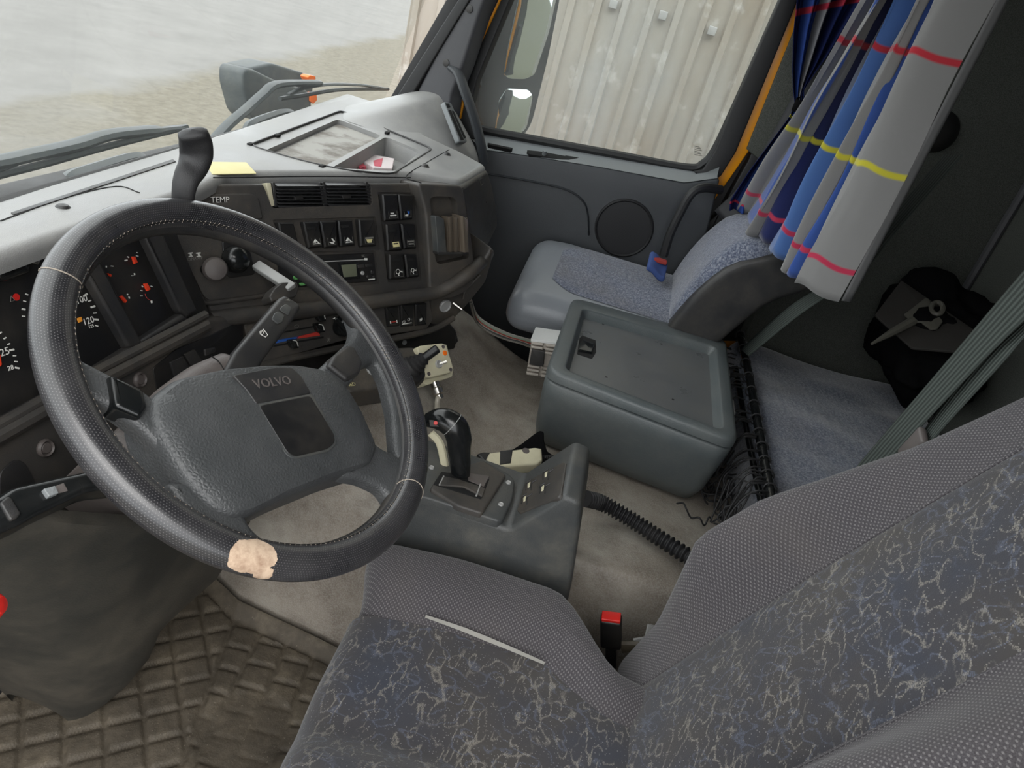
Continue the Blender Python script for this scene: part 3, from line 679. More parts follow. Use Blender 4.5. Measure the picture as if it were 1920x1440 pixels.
# rockers: each a cap with its pictogram
def rocker(face, q, icon=None, notch=False, tilt=1, mat='black', label=None):
    TL, TR, BR, BL = [np.array(p, float) for p in q]
    pl = face.poly([TL, TR, BR, BL], .004); P2 = rounded(pl, .0022, 3); Q2 = inset(ccw(P2), .0026); c = np.mean(np.array(P2), axis=0)
    v = []; n = len(P2)
    hts = lambda b, top: (.0045 if not top else .0)
    lo, hi = min(p[1] for p in P2), max(p[1] for p in P2)
    def hh(b):
        t_ = (b-lo)/(hi-lo); return .007+(.005*t_ if tilt > 0 else .005*(1-t_))
    v = [face.pt(a_, b_, -.002) for a_, b_ in P2]+[face.pt(a_, b_, hh(b_)-.003) for a_, b_ in P2]+[face.pt(a_, b_, hh(b_)) for a_, b_ in Q2]
    f = []
    for i in range(2):
        for j in range(n): f.append((i*n+j, i*n+(j+1) % n, (i+1)*n+(j+1) % n, (i+1)*n+j))
    f.append(tuple(2*n+j for j in range(n)))
    ob = build('rocker_switch', MB().add(v, f), M[mat], dash, label, sharp=40)
    hb = hh(lo+(hi-lo)*.22)+.0006
    g = lambda u, v_: (TL*(1-u)*(1-v_)+TR*u*(1-v_)+BR*u*v_+BL*(1-u)*v_)
    def sub(name, pts, m, h0=hb-.002, h1=None): build(name, MB().slab(face, [g(*p) for p in pts], h0, (h1 or hb), .0004, .0002), M[m], ob)
    if notch: sub('finger_notch', [(.28, .20), (.80, .19), (.84, .30), (.32, .31)], 'pit', hh(hi)-.004, hh(hi)-.0005)
    x0, x1, y0, y1 = .38, .92, .62, .90
    if icon and icon != 'dark':
        fr = []
        for a_, b_ in (((x0, y0), (x1, y0)), ((x1, y0), (x1, y1)), ((x1, y1), (x0, y1)), ((x0, y1), (x0, y0))):
            fr.append((a_, b_))
        mbf = MB().tube([face.px(*g(*p), hb) for p in ((x0, y0), (x1, y0), (x1, y1), (x0, y1))], .00025, 4, closed=True); build('icon_frame', mbf, M['grey_mark'], ob)
    col = 'white_mark'
    if icon == 'tipper': sub('icon_body', [(.45, .80), (.62, .66), (.86, .84), (.80, .86), (.66, .76), (.62, .82)], col); sub('icon_base', [(.45, .84), (.9, .84), (.9, .87), (.45, .87)], col)
    if icon == 'lift': sub('icon_body', [(.62, .66), (.70, .64), (.88, .78), (.80, .82)], col); sub('icon_base', [(.42, .78), (.80, .82), (.80, .87), (.60, .86)], col)
    if icon == 'lamp': sub('icon_body', [(.46, .74), (.86, .74), (.78, .87), (.54, .87)], 'sticker'); sub('icon_base', [(.40, .66), (.92, .65), (.92, .72), (.40, .73)], 'grey_mark')
    if icon == 'box': sub('icon_body', [(.44, .68), (.88, .66), (.90, .86), (.46, .87)], 'sticker'); sub('icon_base', [(.50, .72), (.8, .71), (.8, .76), (.5, .77)], 'black', hb-.001, hb+.0004)
    if icon == 'seat': sub('icon_body', [(.62, .66), (.82, .66), (.80, .78), (.70, .80)], 'blue_mark'); sub('icon_base', [(.46, .80), (.72, .78), (.66, .87), (.46, .86)], col); sub('tell_tale', [(.48, .50), (.76, .50), (.78, .56), (.48, .56)], 'amber')
    if icon == 'text1': sub('icon_body', [(.5, .70), (.72, .70), (.72, .74), (.5, .74)], col); sub('icon_base', [(.46, .78), (.86, .78), (.86, .83), (.46, .83)], col)
    if icon == 'text2': sub('icon_body', [(.42, .68), (.90, .67), (.90, .73), (.42, .74)], 'grey_mark'); sub('icon_base', [(.48, .78), (.88, .77), (.88, .83), (.48, .84)], 'grey_mark')
    if icon in ('crane',):
        p = face.px(*g(.60, .70), hb); r = np.linalg.norm(face.px(*g(.9, .7), hb)-face.px(*g(.4, .7), hb))
        build('icon_body', MB().tube([p+(face.u*math.cos(k*PI/8)+face.w*math.sin(k*PI/8))*r*.24 for k in range(16)], .0006, 5, closed=True), M[col], ob)
        sub('icon_base', [(.76, .67), (.92, .70), (.90, .74), (.76, .72)], col); sub('icon_stem', [(.58, .76), (.64, .76), (.68, .87), (.62, .87)], col)
    if icon == 'sun':
        p = face.px(*g(.56, .75), hb); r = .0048
        mbx = MB()
        for k in range(4):
            d = face.u*math.cos(k*PI/4)+face.w*math.sin(k*PI/4); mbx.tube([p-d*r, p+d*r], .00045, 4)
        mbx.lathe([(.0001, .0004), (.0022, .0003), (.0022, -.0002), (.0001, -.0002)], p, face.n, 12); build('icon_body', mbx, M[col], ob)
    if icon == 'axle': sub('icon_body', [(.34, .78), (.86, .76), (.86, .79), (.34, .81)], 'red_mark'); sub('icon_base', [(.30, .72), (.38, .72), (.40, .86), (.32, .86)], col); sub('icon_stem', [(.80, .71), (.88, .71), (.90, .85), (.82, .85)], col)
    if icon == 'wheels':
        for (a_, b_) in ((.28, .80), (.68, .70)):
            p = face.px(*g(a_, b_), hb); build('icon_ring', MB().tube([p+(face.u*math.cos(k*PI/6)+face.w*math.sin(k*PI/6))*.0032 for k in range(12)], .0005, 4, closed=True), M[col], ob)
        sub('icon_base', [(.15, .88), (.9, .84), (.9, .87), (.15, .91)], col)
    return ob
# wells the rockers sit in
well = lambda pts: cut(panel, MB().prism(CF, rounded(CF.poly(pts), .003), -.004, .02))
well([(511, 412), (704, 406), (713, 468), (528, 474)]); well([(708, 360), (776, 361), (790, 527), (727, 530)])
well([(500, 474), (704, 470), (712, 532), (510, 548)])
rocker(CF, [(713, 364), (741, 364), (749, 413), (720, 415)], 'text1')
rocker(CF, [(743, 364), (772, 365), (773, 411), (751, 413)], 'seat', label='switch with a lit amber light')
rocker(CF, [(720, 420), (745, 420), (754, 469), (726, 471)], 'box', True)
rocker(CF, [(748, 419), (775, 420), (780, 466), (757, 467)], 'text2')
rocker(CF, [(726, 476), (752, 476), (760, 523), (730, 524)], 'crane', True)
rocker(CF, [(755, 476), (777, 476), (785, 519), (763, 521)], 'crane', True)
rocker(CF, [(669, 411), (699, 410), (704, 461), (675, 463)], 'lamp')
rocker(CF, [(565, 416), (594, 415), (605, 463), (578, 466)], 'tipper', True)
rocker(CF, [(597, 415), (627, 414), (633, 463), (608, 465)], 'lift')
rocker(CF, [(630, 413), (657, 412), (665, 460), (638, 463)], 'tipper', True)
rocker(CF, [(518, 417), (547, 417), (560, 463), (530, 465)], None)

# radio set in the panel
rad = thing('car_radio', 'slim black radio with a small grey display set in the dashboard below the switches', 'radio', CF.px(606, 508, -.02))
build('body', MB().slab(CF.at(-.0035), [(504, 482), (701, 474), (707, 527), (520, 541)], -.04, .004, .003, .002), M['black'], rad)
R1 = CF.at(.0008)
build('cassette_slot', MB().slab(R1, [(560, 488), (683, 481), (684, 485), (560, 492)], -.002, .0008, .0005, .0002), M['pit'], rad)
build('chrome_strip', MB().slab(R1, [(560, 492), (682, 486), (682, 488), (560, 494)], -.002, .0012, .0004, .0002), M['metal'], rad)
build('display', MB().slab(R1, [(640, 497), (668, 495), (670, 518), (645, 520)], -.002, .001, .001, .0005), M['lcd'], rad)
build('display_frame', MB().slab(R1, [(633, 494), (672, 491), (676, 522), (640, 525)], -.002, .0004, .001, .0003), M['gloss'], rad)
for x, y, r in ((679, 512, .004), (697, 510, .0035), (689, 519, .0028), (700, 519, .0025)):
    build('button', MB().lathe([(.0001, .003), (r*.8, .003), (r, .002), (r, -.001), (.0001, -.001)], R1.px(x, y), CF.n, 16), M['metal'] if r == .004 else M['dark'], rad)
for x, y in ((677, 499), (692, 497)):
    build('button', MB().slab(R1, [(x-6, y-2), (x+6, y-3), (x+7, y+3), (x-5, y+4)], -.001, .002, .001, .0006), M['dark'], rad)
build('lettering', text(R1, 681, 480, 'SC', .007, (700, 479), .0009).add([], []), M['grey_mark'], rad)
build('print_marks', MB().slab(R1, [(691, 523), (703, 522), (703, 524), (691, 525)], 0, .0007, .0002, 0).slab(R1, [(683, 484), (689, 484), (689, 488), (683, 488)], 0, .0014, .0002, 0), M['white_mark'], rad)
build('green_key', MB().lathe([(.0001, .0035), (.0042, .003), (.005, -.001), (.0001, -.001)], R1.px(554, 520), CF.n, 18), M['green'], rad)
build('green_key', MB().slab(R1, [(562, 531), (577, 529), (579, 534), (564, 536)], -.001, .003, .002, .001), M['green'], rad)

# knob panel between dials and radio
kp = MB().slab(CF, [(322, 432), (382, 556), (394, 565), (498, 551), (512, 540), (525, 505), (490, 440), (430, 416), (360, 414)], -.01, .002, .012, .002)
build('knob_panel', kp, M['dash'], dash)
build('panel_lip', MB().tube(spline([CF.px(x, y, .004) for x, y in [(318, 435), (350, 505), (378, 560), (392, 568), (440, 562), (498, 553), (520, 540)]], 6), .004, 8), M['dash'], dash)
kb = CF.px(378, 505, .0)
build('knob_shaft', MB().tube([CF.px(382, 506, .0), CF.px(403, 505, .020)], .008, 12), M['black'], dash)
kc = CF.px(403, 505, .03); kn = nrm(-kc*1.0+CF.n*.6); 
build('push_knob', MB().lathe([(.0001, .013), (.010, .0125), (.0165, .010), (.0195, .004), (.0195, -.004), (.016, -.010), (.0001, -.012)], kc, kn, 32), M['grey'], dash)
for x, tx in ((358, 'ON'), (373, 'OFF')): build('lettering', text(CF, x, 486+(358-x)*.15, tx, .0075, (x+20, 483), .0025), M['grey_mark'], dash)
for x in (357, 372): build('pictogram', MB().slab(CF, [(x-4, 474), (x+4, 473), (x+5, 475), (x+2, 475.5), (x+3, 479), (x+5, 480), (x+5, 481), (x-3, 482), (x-3, 480), (x, 479.5), (x-1, 476), (x-4, 476)], 0, .0028, .0001, 0), M['white_mark'], dash)
build('lens_recess', MB().slab(CF, [(416, 450), (440, 446), (470, 470), (480, 515), (428, 522), (420, 490)], -.006, .004, .008, .002), M['black'], dash)
lc = CF.px(444, 486, .012)
build('glossy_lens', MB().lathe([(.0001, .016), (.010, .0145), (.018, .010), (.023, .002), (.023, -.008), (.0001, -.009)], lc, CF.n, 32), M['gloss'], dash)
# folding bracket arm
t = thing('cup_bracket', 'pale dusty metal arm ending in a dark bracket behind the wheel rim', 'bracket', CF.px(520, 530, .03))
p0, p1 = CF.px(480, 497, .004), CF.px(548, 541, .075); ux = nrm(p1-p0); R = (ux, nrm(np.cross(CF.n, ux)), nrm(np.cross(ux, np.cross(CF.n, ux))))
build('arm', MB().box((p0+p1)/2, (np.linalg.norm(p1-p0)/2, .009, .006), .002, 2, 3, R=R), M['metal'], t)
AFc = Face(CF.px(535, 548, .075), CF.u, nrm(CF.n+CF.w*.3))
build('bracket_end', MB().slab(AFc, [(514, 541), (528, 529), (557, 528), (561, 540), (556, 556), (510, 566), (505, 556)], -.03, .0, .003, .003), M['dash'], t)

# cupholder pod to the right
PA = P(790, 345, 'z', ZT); PB = P(865, 349, 'z', ZT); pu = nrm(PB-PA); pn_h = V3(pu[1], -pu[0], 0); pn_h = pn_h if pn_h.dot(-PA) > 0 else -pn_h
PN = nrm(pn_h*math.cos(math.radians(13))+V3(0, 0, 1)*math.sin(math.radians(13)))
PF = Face(PA, pu, PN)
pod = build('cup_pod', MB().slab(PF, [(783, 344), (868, 348), (878, 400), (888, 470), (892, 520), (880, 545), (850, 560), (806, 562), (803, 480), (798, 400)], -.16, 0, .01, .006), M['dash'], dash)
cut(pod, MB().prism(PF, rounded(PF.poly([(806, 372), (815, 368), (850, 369), (857, 380), (862, 440), (880, 476), (878, 484), (824, 496), (817, 490)]), .01), -.022, .02))
gh = thing('cup_holder', 'cloudy plastic open cup holder clipped on the dashboard pod', 'cup holder', PF.px(848, 440, .0))
build('left_wall', MB().slab(PF.at(.018), [(816, 406), (822, 405), (833, 411), (838, 474), (821, 474)], -.03, .0, .002, .0015), M['console'], gh, 'grey left wall')
a = N('cloudy_plastic'); a.set(lin((104, 94, 82)), .18, **{'Transmission Weight': .35}); M['cloudy'] = a.m
mb = MB()
for k in range(8):
    x0 = 838+k*4.9; mb.slab(PF.at(.012+.005*(k % 2)), [(x0, 407+k*.2), (x0+4.7, 407+k*.2), (x0+5.2, 473), (x0+.5, 474)], -.02, .0, .0008, .0006)
build('ribbed_back', mb, M['cloudy'], gh, 'cloudy ribbed back')
build('right_wall', MB().slab(PF.at(.03), [(868, 405), (878, 413), (879, 473), (871, 474)], -.04, .0, .001, .0015), M['cloudy'], gh, 'cloudy right wall')
build('base', MB().slab(PF.at(.02), [(821, 473), (879, 473), (878, 477), (822, 478)], -.03, .0, .001, .001), M['dark'], gh)

# storage bin cover on the corner
QA = P(866, 349, 'z', ZT-.01); QB = P(915, 316, 'z', ZT-.01); qu = nrm(QB-QA); qn = V3(qu[1], -qu[0], 0); qn = qn if qn.dot(-QA) > 0 else -qn
QN = nrm(qn*math.cos(math.radians(8))+V3(0, 0, 1)*math.sin(math.radians(8)))
QF = Face(QA, qu, QN)
bin_ = build('corner_cover', MB().slab(QF, [(866, 350), (890, 334), (915, 318), (924, 348), (933, 398), (933, 425), (915, 462), (893, 473), (884, 440), (876, 400), (868, 368)], -.17, .004, .014, .01), M['dash'], dash)
build('cover_label', MB().tube([QF.px(x, y, .0045) for x, y in ((899, 336), (904, 334), (907, 344), (902, 348))], .0006, 4, closed=True), M['grey_mark'], bin_)
for q in ((912, 379), (919, 423)): build('screw_hole', MB().lathe([(.0001, .0006), (.0022, .0004), (.0022, -.001), (.0001, -.001)], QF.px(*q, .004), QN, 12), M['pit'], bin_)

# padded roll below the panels and the lower band
roll_px = [(395, 600, CF), (470, 590, CF), (560, 583, CF), (640, 574, CF), (700, 566, CF), (760, 557, CF), (812, 549, CF), (850, 533, PF), (885, 507, PF)]
rollp = [f.px(x, y, .006) for x, y, f in roll_px]+[P(908, 480, 'z', rollp_z) for rollp_z in ()]
e0 = rollp[-1]; rollp += [P(908, 484, 'z', e0[2]+.005), P(914, 474, 'z', e0[2]+.007)]
rollp = spline(rollp, 6)
build('padded_roll', MB().tube(rollp, .016, 14, flat=(1, .9)), M['dash'], dash)
# lower band: lofted skirt under the roll
rows = []
for p in rollp[:34:3]:
    h = nrm(V3(-p[0], -p[1], 0)*.0+V3(-sa, -ca, 0)); rows.append([p+V3(0, 0, .005), p+V3(0, 0, -.02)-h*.004, p+V3(0, 0, -.09)-h*.02, p+V3(0, 0, -.115)-h*.05, p+V3(0, 0, -.12)-h*.14])
skirt = build('lower_skirt', MB().loft(rows), M['dash'], dash, sharp=60)
LFo = CF.px(690, 570, 0)-nh*0+V3(0, 0, -.0); LN = nrm(nh*math.cos(math.radians(10))+V3(0, 0, 1)*math.sin(math.radians(10)))
LFc = Face(CF.px(640, 585, -.004), (ca, -sa, 0), LN)
lower = build('heater_panel', MB().slab(LFc, [(456, 600), (640, 580), (805, 558), (812, 600), (800, 618), (640, 640), (470, 690)], -.12, .004, .004, .003), M['dash'], dash)
build('under_lip', MB().tube(spline([LFc.px(x, y, .004) for x, y in ((452, 695), (560, 668), (660, 648), (740, 634), (810, 618), (850, 596))], 6), .007, 8), M['dash'], dash)
build('under_panel', MB().slab(LFc.at(-.03), [(440, 690), (640, 645), (840, 600), (858, 622), (855, 655), (660, 690), (440, 720)], -.12, .0, .01, .006), M['black'], dash)
rocker(LFc, [(720, 574), (744, 573), (749, 611), (725, 613)], 'axle', True)
rocker(LFc, [(748, 570), (772, 569), (775, 611), (751, 613)], 'wheels')
rocker(LFc, [(775, 569), (797, 567), (799, 609), (778, 611)], 'sun')
# heater controls
LH = LFc.at(.005)
for (a0, a1) in (((478, 615), (595, 592)), ((478, 632), (600, 609))): build('slider_slot', MB().slab(LFc, [a0, a1, (a1[0], a1[1]+2.5), (a0[0], a0[1]+2.5)], 0, .0052, .0005, .0002), M['pit'], dash)
build('slider_slot', MB().slab(LFc, [(500, 650), (607, 631), (607, 634), (500, 653)], 0, .0052, .0005, .0002), M['pit'], dash)
build('cold_wedge', MB().slab(LFc, [(514, 639), (560, 631), (560, 634), (516, 644)], 0, .0055, .0003, 0), M['blue_mark'], dash, 'blue cold mark')
build('warm_wedge', MB().slab(LFc, [(556, 632), (598, 622), (600, 629), (558, 635)], 0, .0055, .0003, 0), M['red_mark'], dash, 'red warm mark')
for x, y in ((603, 594), (601, 615), (552, 645)):
    sl = build('slider_knob', MB().slab(LFc, [(x-9, y-5), (x+6, y-7), (x+10, y+8), (x-4, y+10)], .004, .016, .003, .003), M['gloss'], dash)
    build('white_mark', MB().tube(spline([LFc.px(x-3, y-7, .0165), LFc.px(x+4, y-5, .0168), LFc.px(x+7, y+4, .0165)], 4), .0009, 5), M['white_mark'], sl)
kc = LFc.px(641, 610, .006); kb = build('fan_knob', MB().lathe([(.0001, .018), (.016, .018), (.019, .014), (.0215, 0), (.0001, 0)], kc, LN, 32), M['gloss'], dash)
build('pointer', MB().slab(LFc.at(.0245), [(625, 598), (629, 596), (647, 612), (645, 616)], -.001, .0008, .0005, .0003), M['white_mark'], kb)
build('grip_bar', MB().slab(LFc.at(.0235), [(628, 600), (634, 596), (655, 620), (648, 624)], -.002, .006, .002, .002), M['gloss'], kb)
for (x, y, s) in ((475, 598, '*'), (616, 637, 'x'), (556, 612, 'v'), (601, 584, 'o')):
    p = LFc.px(x, y, .0052); mbx = MB()
    if s in '*x':
        for k in range(3): d = LFc.u*math.cos(k*PI/3)+LFc.w*math.sin(k*PI/3); mbx.tube([p-d*.0045, p+d*.0045], .0005, 4)
    else: mbx.tube([p+(LFc.u*math.cos(k*PI/5)+LFc.w*.7*math.sin(k*PI/5))*.0045 for k in range(10)], .0005, 4, closed=True)
    build('pictogram', mbx, M['grey_mark'], dash)
# lighter and ignition key on the corner
EF = Face(P(838, 575, 'z', LFc.px(805, 590)[2]), PF.u, nrm(PF.n+V3(0, 0, -.25)))
build('corner_panel', MB().slab(EF, [(806, 556), (850, 538), (895, 508), (924, 462), (924, 490), (912, 530), (880, 570), (850, 602), (815, 615), (806, 610)], -.12, 0, .01, .008), M['dash'], dash)
lt = EF.px(834, 573, .0)
build('lighter_socket', MB().lathe([(.0001, .003), (.011, .003), (.0135, .006), (.0155, .004), (.0155, -.002), (.0001, -.002)], lt, EF.n, 28), M['metal'], dash, 'pale round lighter socket')
p0 = EF.px(850, 568, .0); build('toggle', MB().tube([p0, p0+EF.n*.02+EF.u*.014-EF.w*.008], [.004, .003], 8), M['chrome'], dash)
build('door_pull', MB().tube(spline([EF.px(x, y, .004) for x, y in ((900, 515), (886, 530), (872, 545), (868, 560))], 5), .003, 6), M['dash'], dash)

# instrument cluster
KF = Face((.75, .606, -.48), (1, -.07, 0), nrm((-.07, -1, .36)))
cl = build('instrument_cluster', MB().slab(KF, [(-260, 620), (-120, 480), (180, 405), (300, 420), (330, 432), (396, 592), (300, 650), (0, 815), (-200, 940)], -.06, 0, .01, .003), M['black'], dash)
def kbar(pts, h=.014, m='dark', r=.003): build('bezel_bar', MB().slab(KF, pts, -.002, h, r, .005), M[m], cl)
kbar([(160, 507), (187, 483), (268, 640), (262, 655), (242, 652)]); kbar([(262, 420), (305, 432), (372, 583), (352, 596), (338, 582)])
kbar([(262, 640), (343, 588), (354, 598), (262, 650), (200, 690), (0, 800), (0, 790), (186, 688)]); kbar([(-80, 520), (20, 470), (130, 420), (130, 432), (20, 500), (-60, 545)])
for k, (x, y) in enumerate(((14, 503), (64, 485))):
    p = KF.px(x, y, .012)
    if k == 0: build('light_knob', MB().box(p, (.022, .011, .012), .008, 3, 3, R=(KF.u, KF.n, KF.w)), M['gloss'], cl)
    else:
        build('ignition_plate', MB().slab(KF.at(.004), [(50, 480), (65, 469), (78, 484), (73, 497), (56, 493)], -.004, .004, .002, .001), M['chrome'], cl, 'bright ignition lock plate')
        build('key_slot', MB().slab(KF.at(.008), [(60, 479), (66, 480), (70, 488), (64, 487)], -.001, .0008, .001, .0002), M['pit'], cl)
build('print_arrow', MB().slab(KF, [(3, 517), (6, 512), (10, 515), (6, 519)], .0, .002, .0003, 0), M['white_mark'], cl)
# scale marks of the dials
def ticks(lst, L=5, w_=2.2, m='white_mark', name='scale_mark'):
    for (x, y, dx, dy, k) in lst:
        d = np.array((dx, dy), float); d /= np.linalg.norm(d); e = np.array((-d[1], d[0])); c = np.array((x, y)); l_ = L*k; ww = w_*(1.5 if k > 1 else .9)/2
        build(name, MB().slab(KF, [c-d*l_/2-e*ww, c+d*l_/2-e*ww, c+d*l_/2+e*ww, c-d*l_/2+e*ww], 0, .0012, .0002, 0), M[m], cl)
ticks([(151, 544, 1, -1.2, 1), (161, 553, 1, -.7, 1.6), (169, 564, 1, -.5, 1), (175, 575, 1, -.35, 1.6), (179, 587, 1, -.1, 1), (181, 599, 1, .1, 1.7), (182, 611, 1, .35, 1)])
ticks([(2, 624, 1, -1, 1), (10, 634, 1, -.8, 1), (17, 645, 1, -.5, 1), (23, 656, 1, -.2, 1.7), (28, 667, 1, .0, 1), (31, 678, 1, .1, 1), (33, 690, 1, .2, 1.5)])
ticks([(51, 552, 1, .4, 1), (47, 565, 1, .35, 1), (45, 580, 1, .2, 1.2), (45, 593, 1, .1, 1)])
for x, y, s, z in ((153, 562, '100', .0125), (166, 602, '120', .0125), (171, 612, '125', .006), (9, 660, '25', .0125), (20, 690, '28', .008)):
    build('scale_number', text(KF, x, y, s, z, (x+30, y-10), .0014), M['white_mark'], cl)
build('needle', MB().slab(KF, [(-6, 668), (1, 664), (4, 684), (-2, 690)], .001, .004, .001, .0005), M['needle'], cl, 'red needle')
build('warning_triangle', MB().tube([KF.px(x, y, .0015) for x, y in ((20, 566), (21, 555), (28, 563))], .0005, 4, closed=True), M['grey_mark'], cl)
build('tell_tale', MB().lathe([(.0001, .0014), (.0042, .001), (.0042, 0), (.0001, 0)], KF.px(30, 557), KF.n, 14), M['red'], cl, 'red warning light')
build('tell_tale', MB().slab(KF, [(145, 597), (153, 594), (155, 602), (148, 605)], 0, .0012, .0004, .0002), M['amber'], cl, 'amber warning light')
for q in ([(249, 481), (254, 481), (259, 492), (253, 495)], [(271, 532), (277, 531), (283, 542), (277, 546)], [(226, 556), (230, 554), (239, 564), (236, 568)], [(203, 512), (210, 515), (209, 519)]):
    build('needle', MB().slab(KF, q, .001, .004, .0005, .0005), M['needle'], cl, 'orange red needle')
ticks([(237, 488, 1, -.2, 1.2), (241, 482, 1, 1, .8), (258, 480, 1, .2, 1), (258, 474, 1, .3, .6), (211, 499, 1, .2, 1), (268, 537, 1, 1, .9), (266, 545, 1, .2, .9), (266, 555, 1, 0, .9), (285, 537, 1, .3, 1), (285, 566, .2, 1, 1.2), (243, 558, .3, 1, 1), (240, 552, .2, 1, .6), (200, 500, .2, 1, .8), (249, 517, 1, 0, .8), (253, 514, .2, 1, .9)], 4, 1.5)
build('scale_arc', MB().tube([KF.px(x, y, .0012) for x, y in ((272, 551), (274, 557), (278, 561), (283, 563))], .0004, 4), M['red_mark'], cl)

# padded ledge below the cluster
GFa = Face(KF.px(200, 720, .012), (1, -.07, 0), nrm((-.07, -1, .30)))
build('knee_panel', MB().slab(GFa, [(-250, 1000), (-60, 830), (0, 800), (240, 668), (380, 597), (462, 588), (462, 700), (420, 740), (300, 800), (240, 930), (60, 990), (-120, 1200)], -.10, 0, .02, .01), M['dash'], dash)
for off, rr in ((0, .007), (22, .011)):
    build('padded_roll', MB().tube(spline([GFa.px(x, y+off*.9, .002) for x, y in ((-200, 905), (0, 795), (120, 728), (260, 655), (385, 590))], 5), rr, 10), M['dash'], dash)
for q in ((85, 840), (262, 712)):
    c = GFa.px(*q, .001); build('trim_screw', MB().lathe([(.0001, .003), (.006, .003), (.0075, .001), (.0095, .004), (.0115, .001), (.0115, -.002), (.0001, -.002)], c, GFa.n, 20), M['grey'], dash)
build('switch_recess', MB().slab(GFa, [(287, 690), (330, 655), (395, 628), (455, 600), (458, 660), (380, 700), (295, 735)], -.01, .0015, .006, .001), M['black'], dash)
for q in ([(320, 679), (344, 667), (360, 695), (330, 710)], [(347, 664), (366, 655), (382, 680), (362, 692)], [(385, 655), (404, 651), (405, 660), (386, 668)]):
    build('blank_switch', MB().slab(GFa, q, 0, .005, .002, .0015), M['dark'], dash)
build('knee_recess', MB().slab(GFa, [(0, 885), (30, 860), (48, 868), (70, 910), (62, 960), (0, 990)], -.01, .002, .008, .001), M['dark'], dash)

# red and white packet in the tray, yellow sticker on the pad
TR = Face((0, 0, ZT-.038), (1, 0, 0), (0, 0, 1))
o = build('packet', MB().slab(TR, [(683, 303), (692, 288), (740, 297), (736, 316), (700, 314)], -.005, .008, .002, .002), [M['card']]); tag(o, 'small white and red packet lying in the open dashboard tray', 'packet')
ob2 = build('packet_print', MB().slab(TR.at(.008), [(700, 301), (718, 296), (715, 312), (702, 311)], 0, .0006, .004, .0002), M['card_red'], o)
o = build('packet', MB().slab(TR, [(668, 306), (678, 303), (688, 312), (676, 316)], -.005, .006, .002, .002), [M['card_red']]); tag(o, 'small crumpled red packet left of the white packet in the tray', 'packet')
o = build('sticker', MB().slab(TF, [(384, 303), (462, 304), (481, 325), (398, 326)], -.0005, .0010, .002, .0004), M['sticker']); tag(o, 'pale yellow sticker stuck on the dashboard top beside the tall lever', 'sticker')
# ------------------------------------------------------------------ steering wheel
wc = V3(.70, .318, -.460); wt, wy = math.radians(35.2), -.12
wn = V3(math.sin(wy)*math.sin(wt), -math.cos(wy)*math.sin(wt), math.cos(wt))
WF = Face(wc, (1, 0, 0), wn)
wh = thing('steering_wheel', 'large black leather wrapped four spoke steering wheel with a worn tan patch on its rim', 'steering wheel', wc)
RW, rw = .2325, .0192
def rimpt(th, ph, dr=0.0): 
    r = rw+dr; return WF.pt((RW+r*math.cos(ph))*math.cos(th), (RW+r*math.cos(ph))*math.sin(th), r*.92*math.sin(ph))
def th_of(px, py): a_, b_ = WF.uv(px, py); return math.atan2(b_, a_)
# bare foam where the leather wore off: position mask
def rim_material():
    m = M['leather']; nt = m.node_tree; a = N.__new__(N); a.m = m; a.t = nt; a.b = nt.nodes['Principled BSDF']; a.o = nt.nodes['Material Output']
    pos = a.n('NewGeometry').outputs['Position']; prev = a.b.inputs['Base Color'].links[0].from_socket; nz = a.noise(pos, 90, 4, .7)
    col = prev; mask_all = None
    pth = th_of(470, 1038); c1 = rimpt(pth, math.radians(75)); c1b = rimpt(pth+.05, math.radians(20)); c2 = rimpt(th_of(640, 518), math.radians(35))
    for c, r in ((c1, .019), (rimpt(pth-.055, math.radians(60)), .017), (c1b, .010), (c2, .008)):
        d = a.n('VectorMath', operation='DISTANCE'); a.l(pos, d.inputs[0]); d.inputs[1].default_value = tuple(c)
        dd = a.math('ADD', d.outputs['Value'], a.math('MULTIPLY', nz, .008)); mk = a.math('LESS_THAN', dd, r+.004)
        mask_all = mk if mask_all is None else a.math('MAXIMUM', mask_all, mk)
    foam = a.ramp(a.noise(pos, 60, 4, .7), [(.3, lin((150, 122, 100))), (.6, lin((196, 172, 148)))])
    a.l(a.mix(mask_all, col, foam), a.b.inputs['Base Color'])
    rg = a.b.inputs['Roughness'].links[0].from_socket; a.l(a.math('MAXIMUM', rg, a.math('MULTIPLY', mask_all, .9)), a.b.inputs['Roughness'])
rim_material()
def uvgrid(name, fn, nu, nv, m, parent=None, label=None, thick=0):    # a grid surface that carries its own UVs
    mb = MB().grid(fn, nu, nv); v = np.array(mb.v)
    o = np.array(WO[parent.name]) if parent is not None else np.array([v[:, 0].mean(), v[:, 1].mean(), v[:, 2].min()])
    me = bpy.data.meshes.new(name); me.from_pydata([tuple(q-o) for q in v], [], mb.f); uvl = me.uv_layers.new(name='UVMap')
    for lp_ in me.loops: i = lp_.vertex_index; uvl.data[lp_.index].uv = ((i//nv)/(nu-1), (i % nv)/(nv-1))
    me.polygons.foreach_set('use_smooth', [True]*len(me.polygons)); me.materials.append(m)
    ob = bpy.data.objects.new(name, me); COL.objects.link(ob); WO[ob.name] = tuple(o)
    if parent is not None: ob.parent = parent; ob.location = (0, 0, 0)
    else: ob.location = tuple(o)
    if label: ob['label'] = label
    if thick: md = ob.modifiers.new('s', 'SOLIDIFY'); md.thickness = thick; md.offset = 0
    return ob
uvgrid('rim', lambda u, v: rimpt(2*PI*u, 2*PI*v), 145, 33, M['leather'], wh)
for th0 in (th_of(108, 520), th_of(780, 935)):
    build('rim_seam', MB().tube([rimpt(th0+.10*math.cos(k*2*PI/24)*.0+.03*math.sin(k*2*PI/24), k*2*PI/24, .0003) for k in range(24)], .0007, 5, closed=True), M['stitch'] if th0 != th_of(455, 1045) else M['black'], wh, 'light stitched seam')
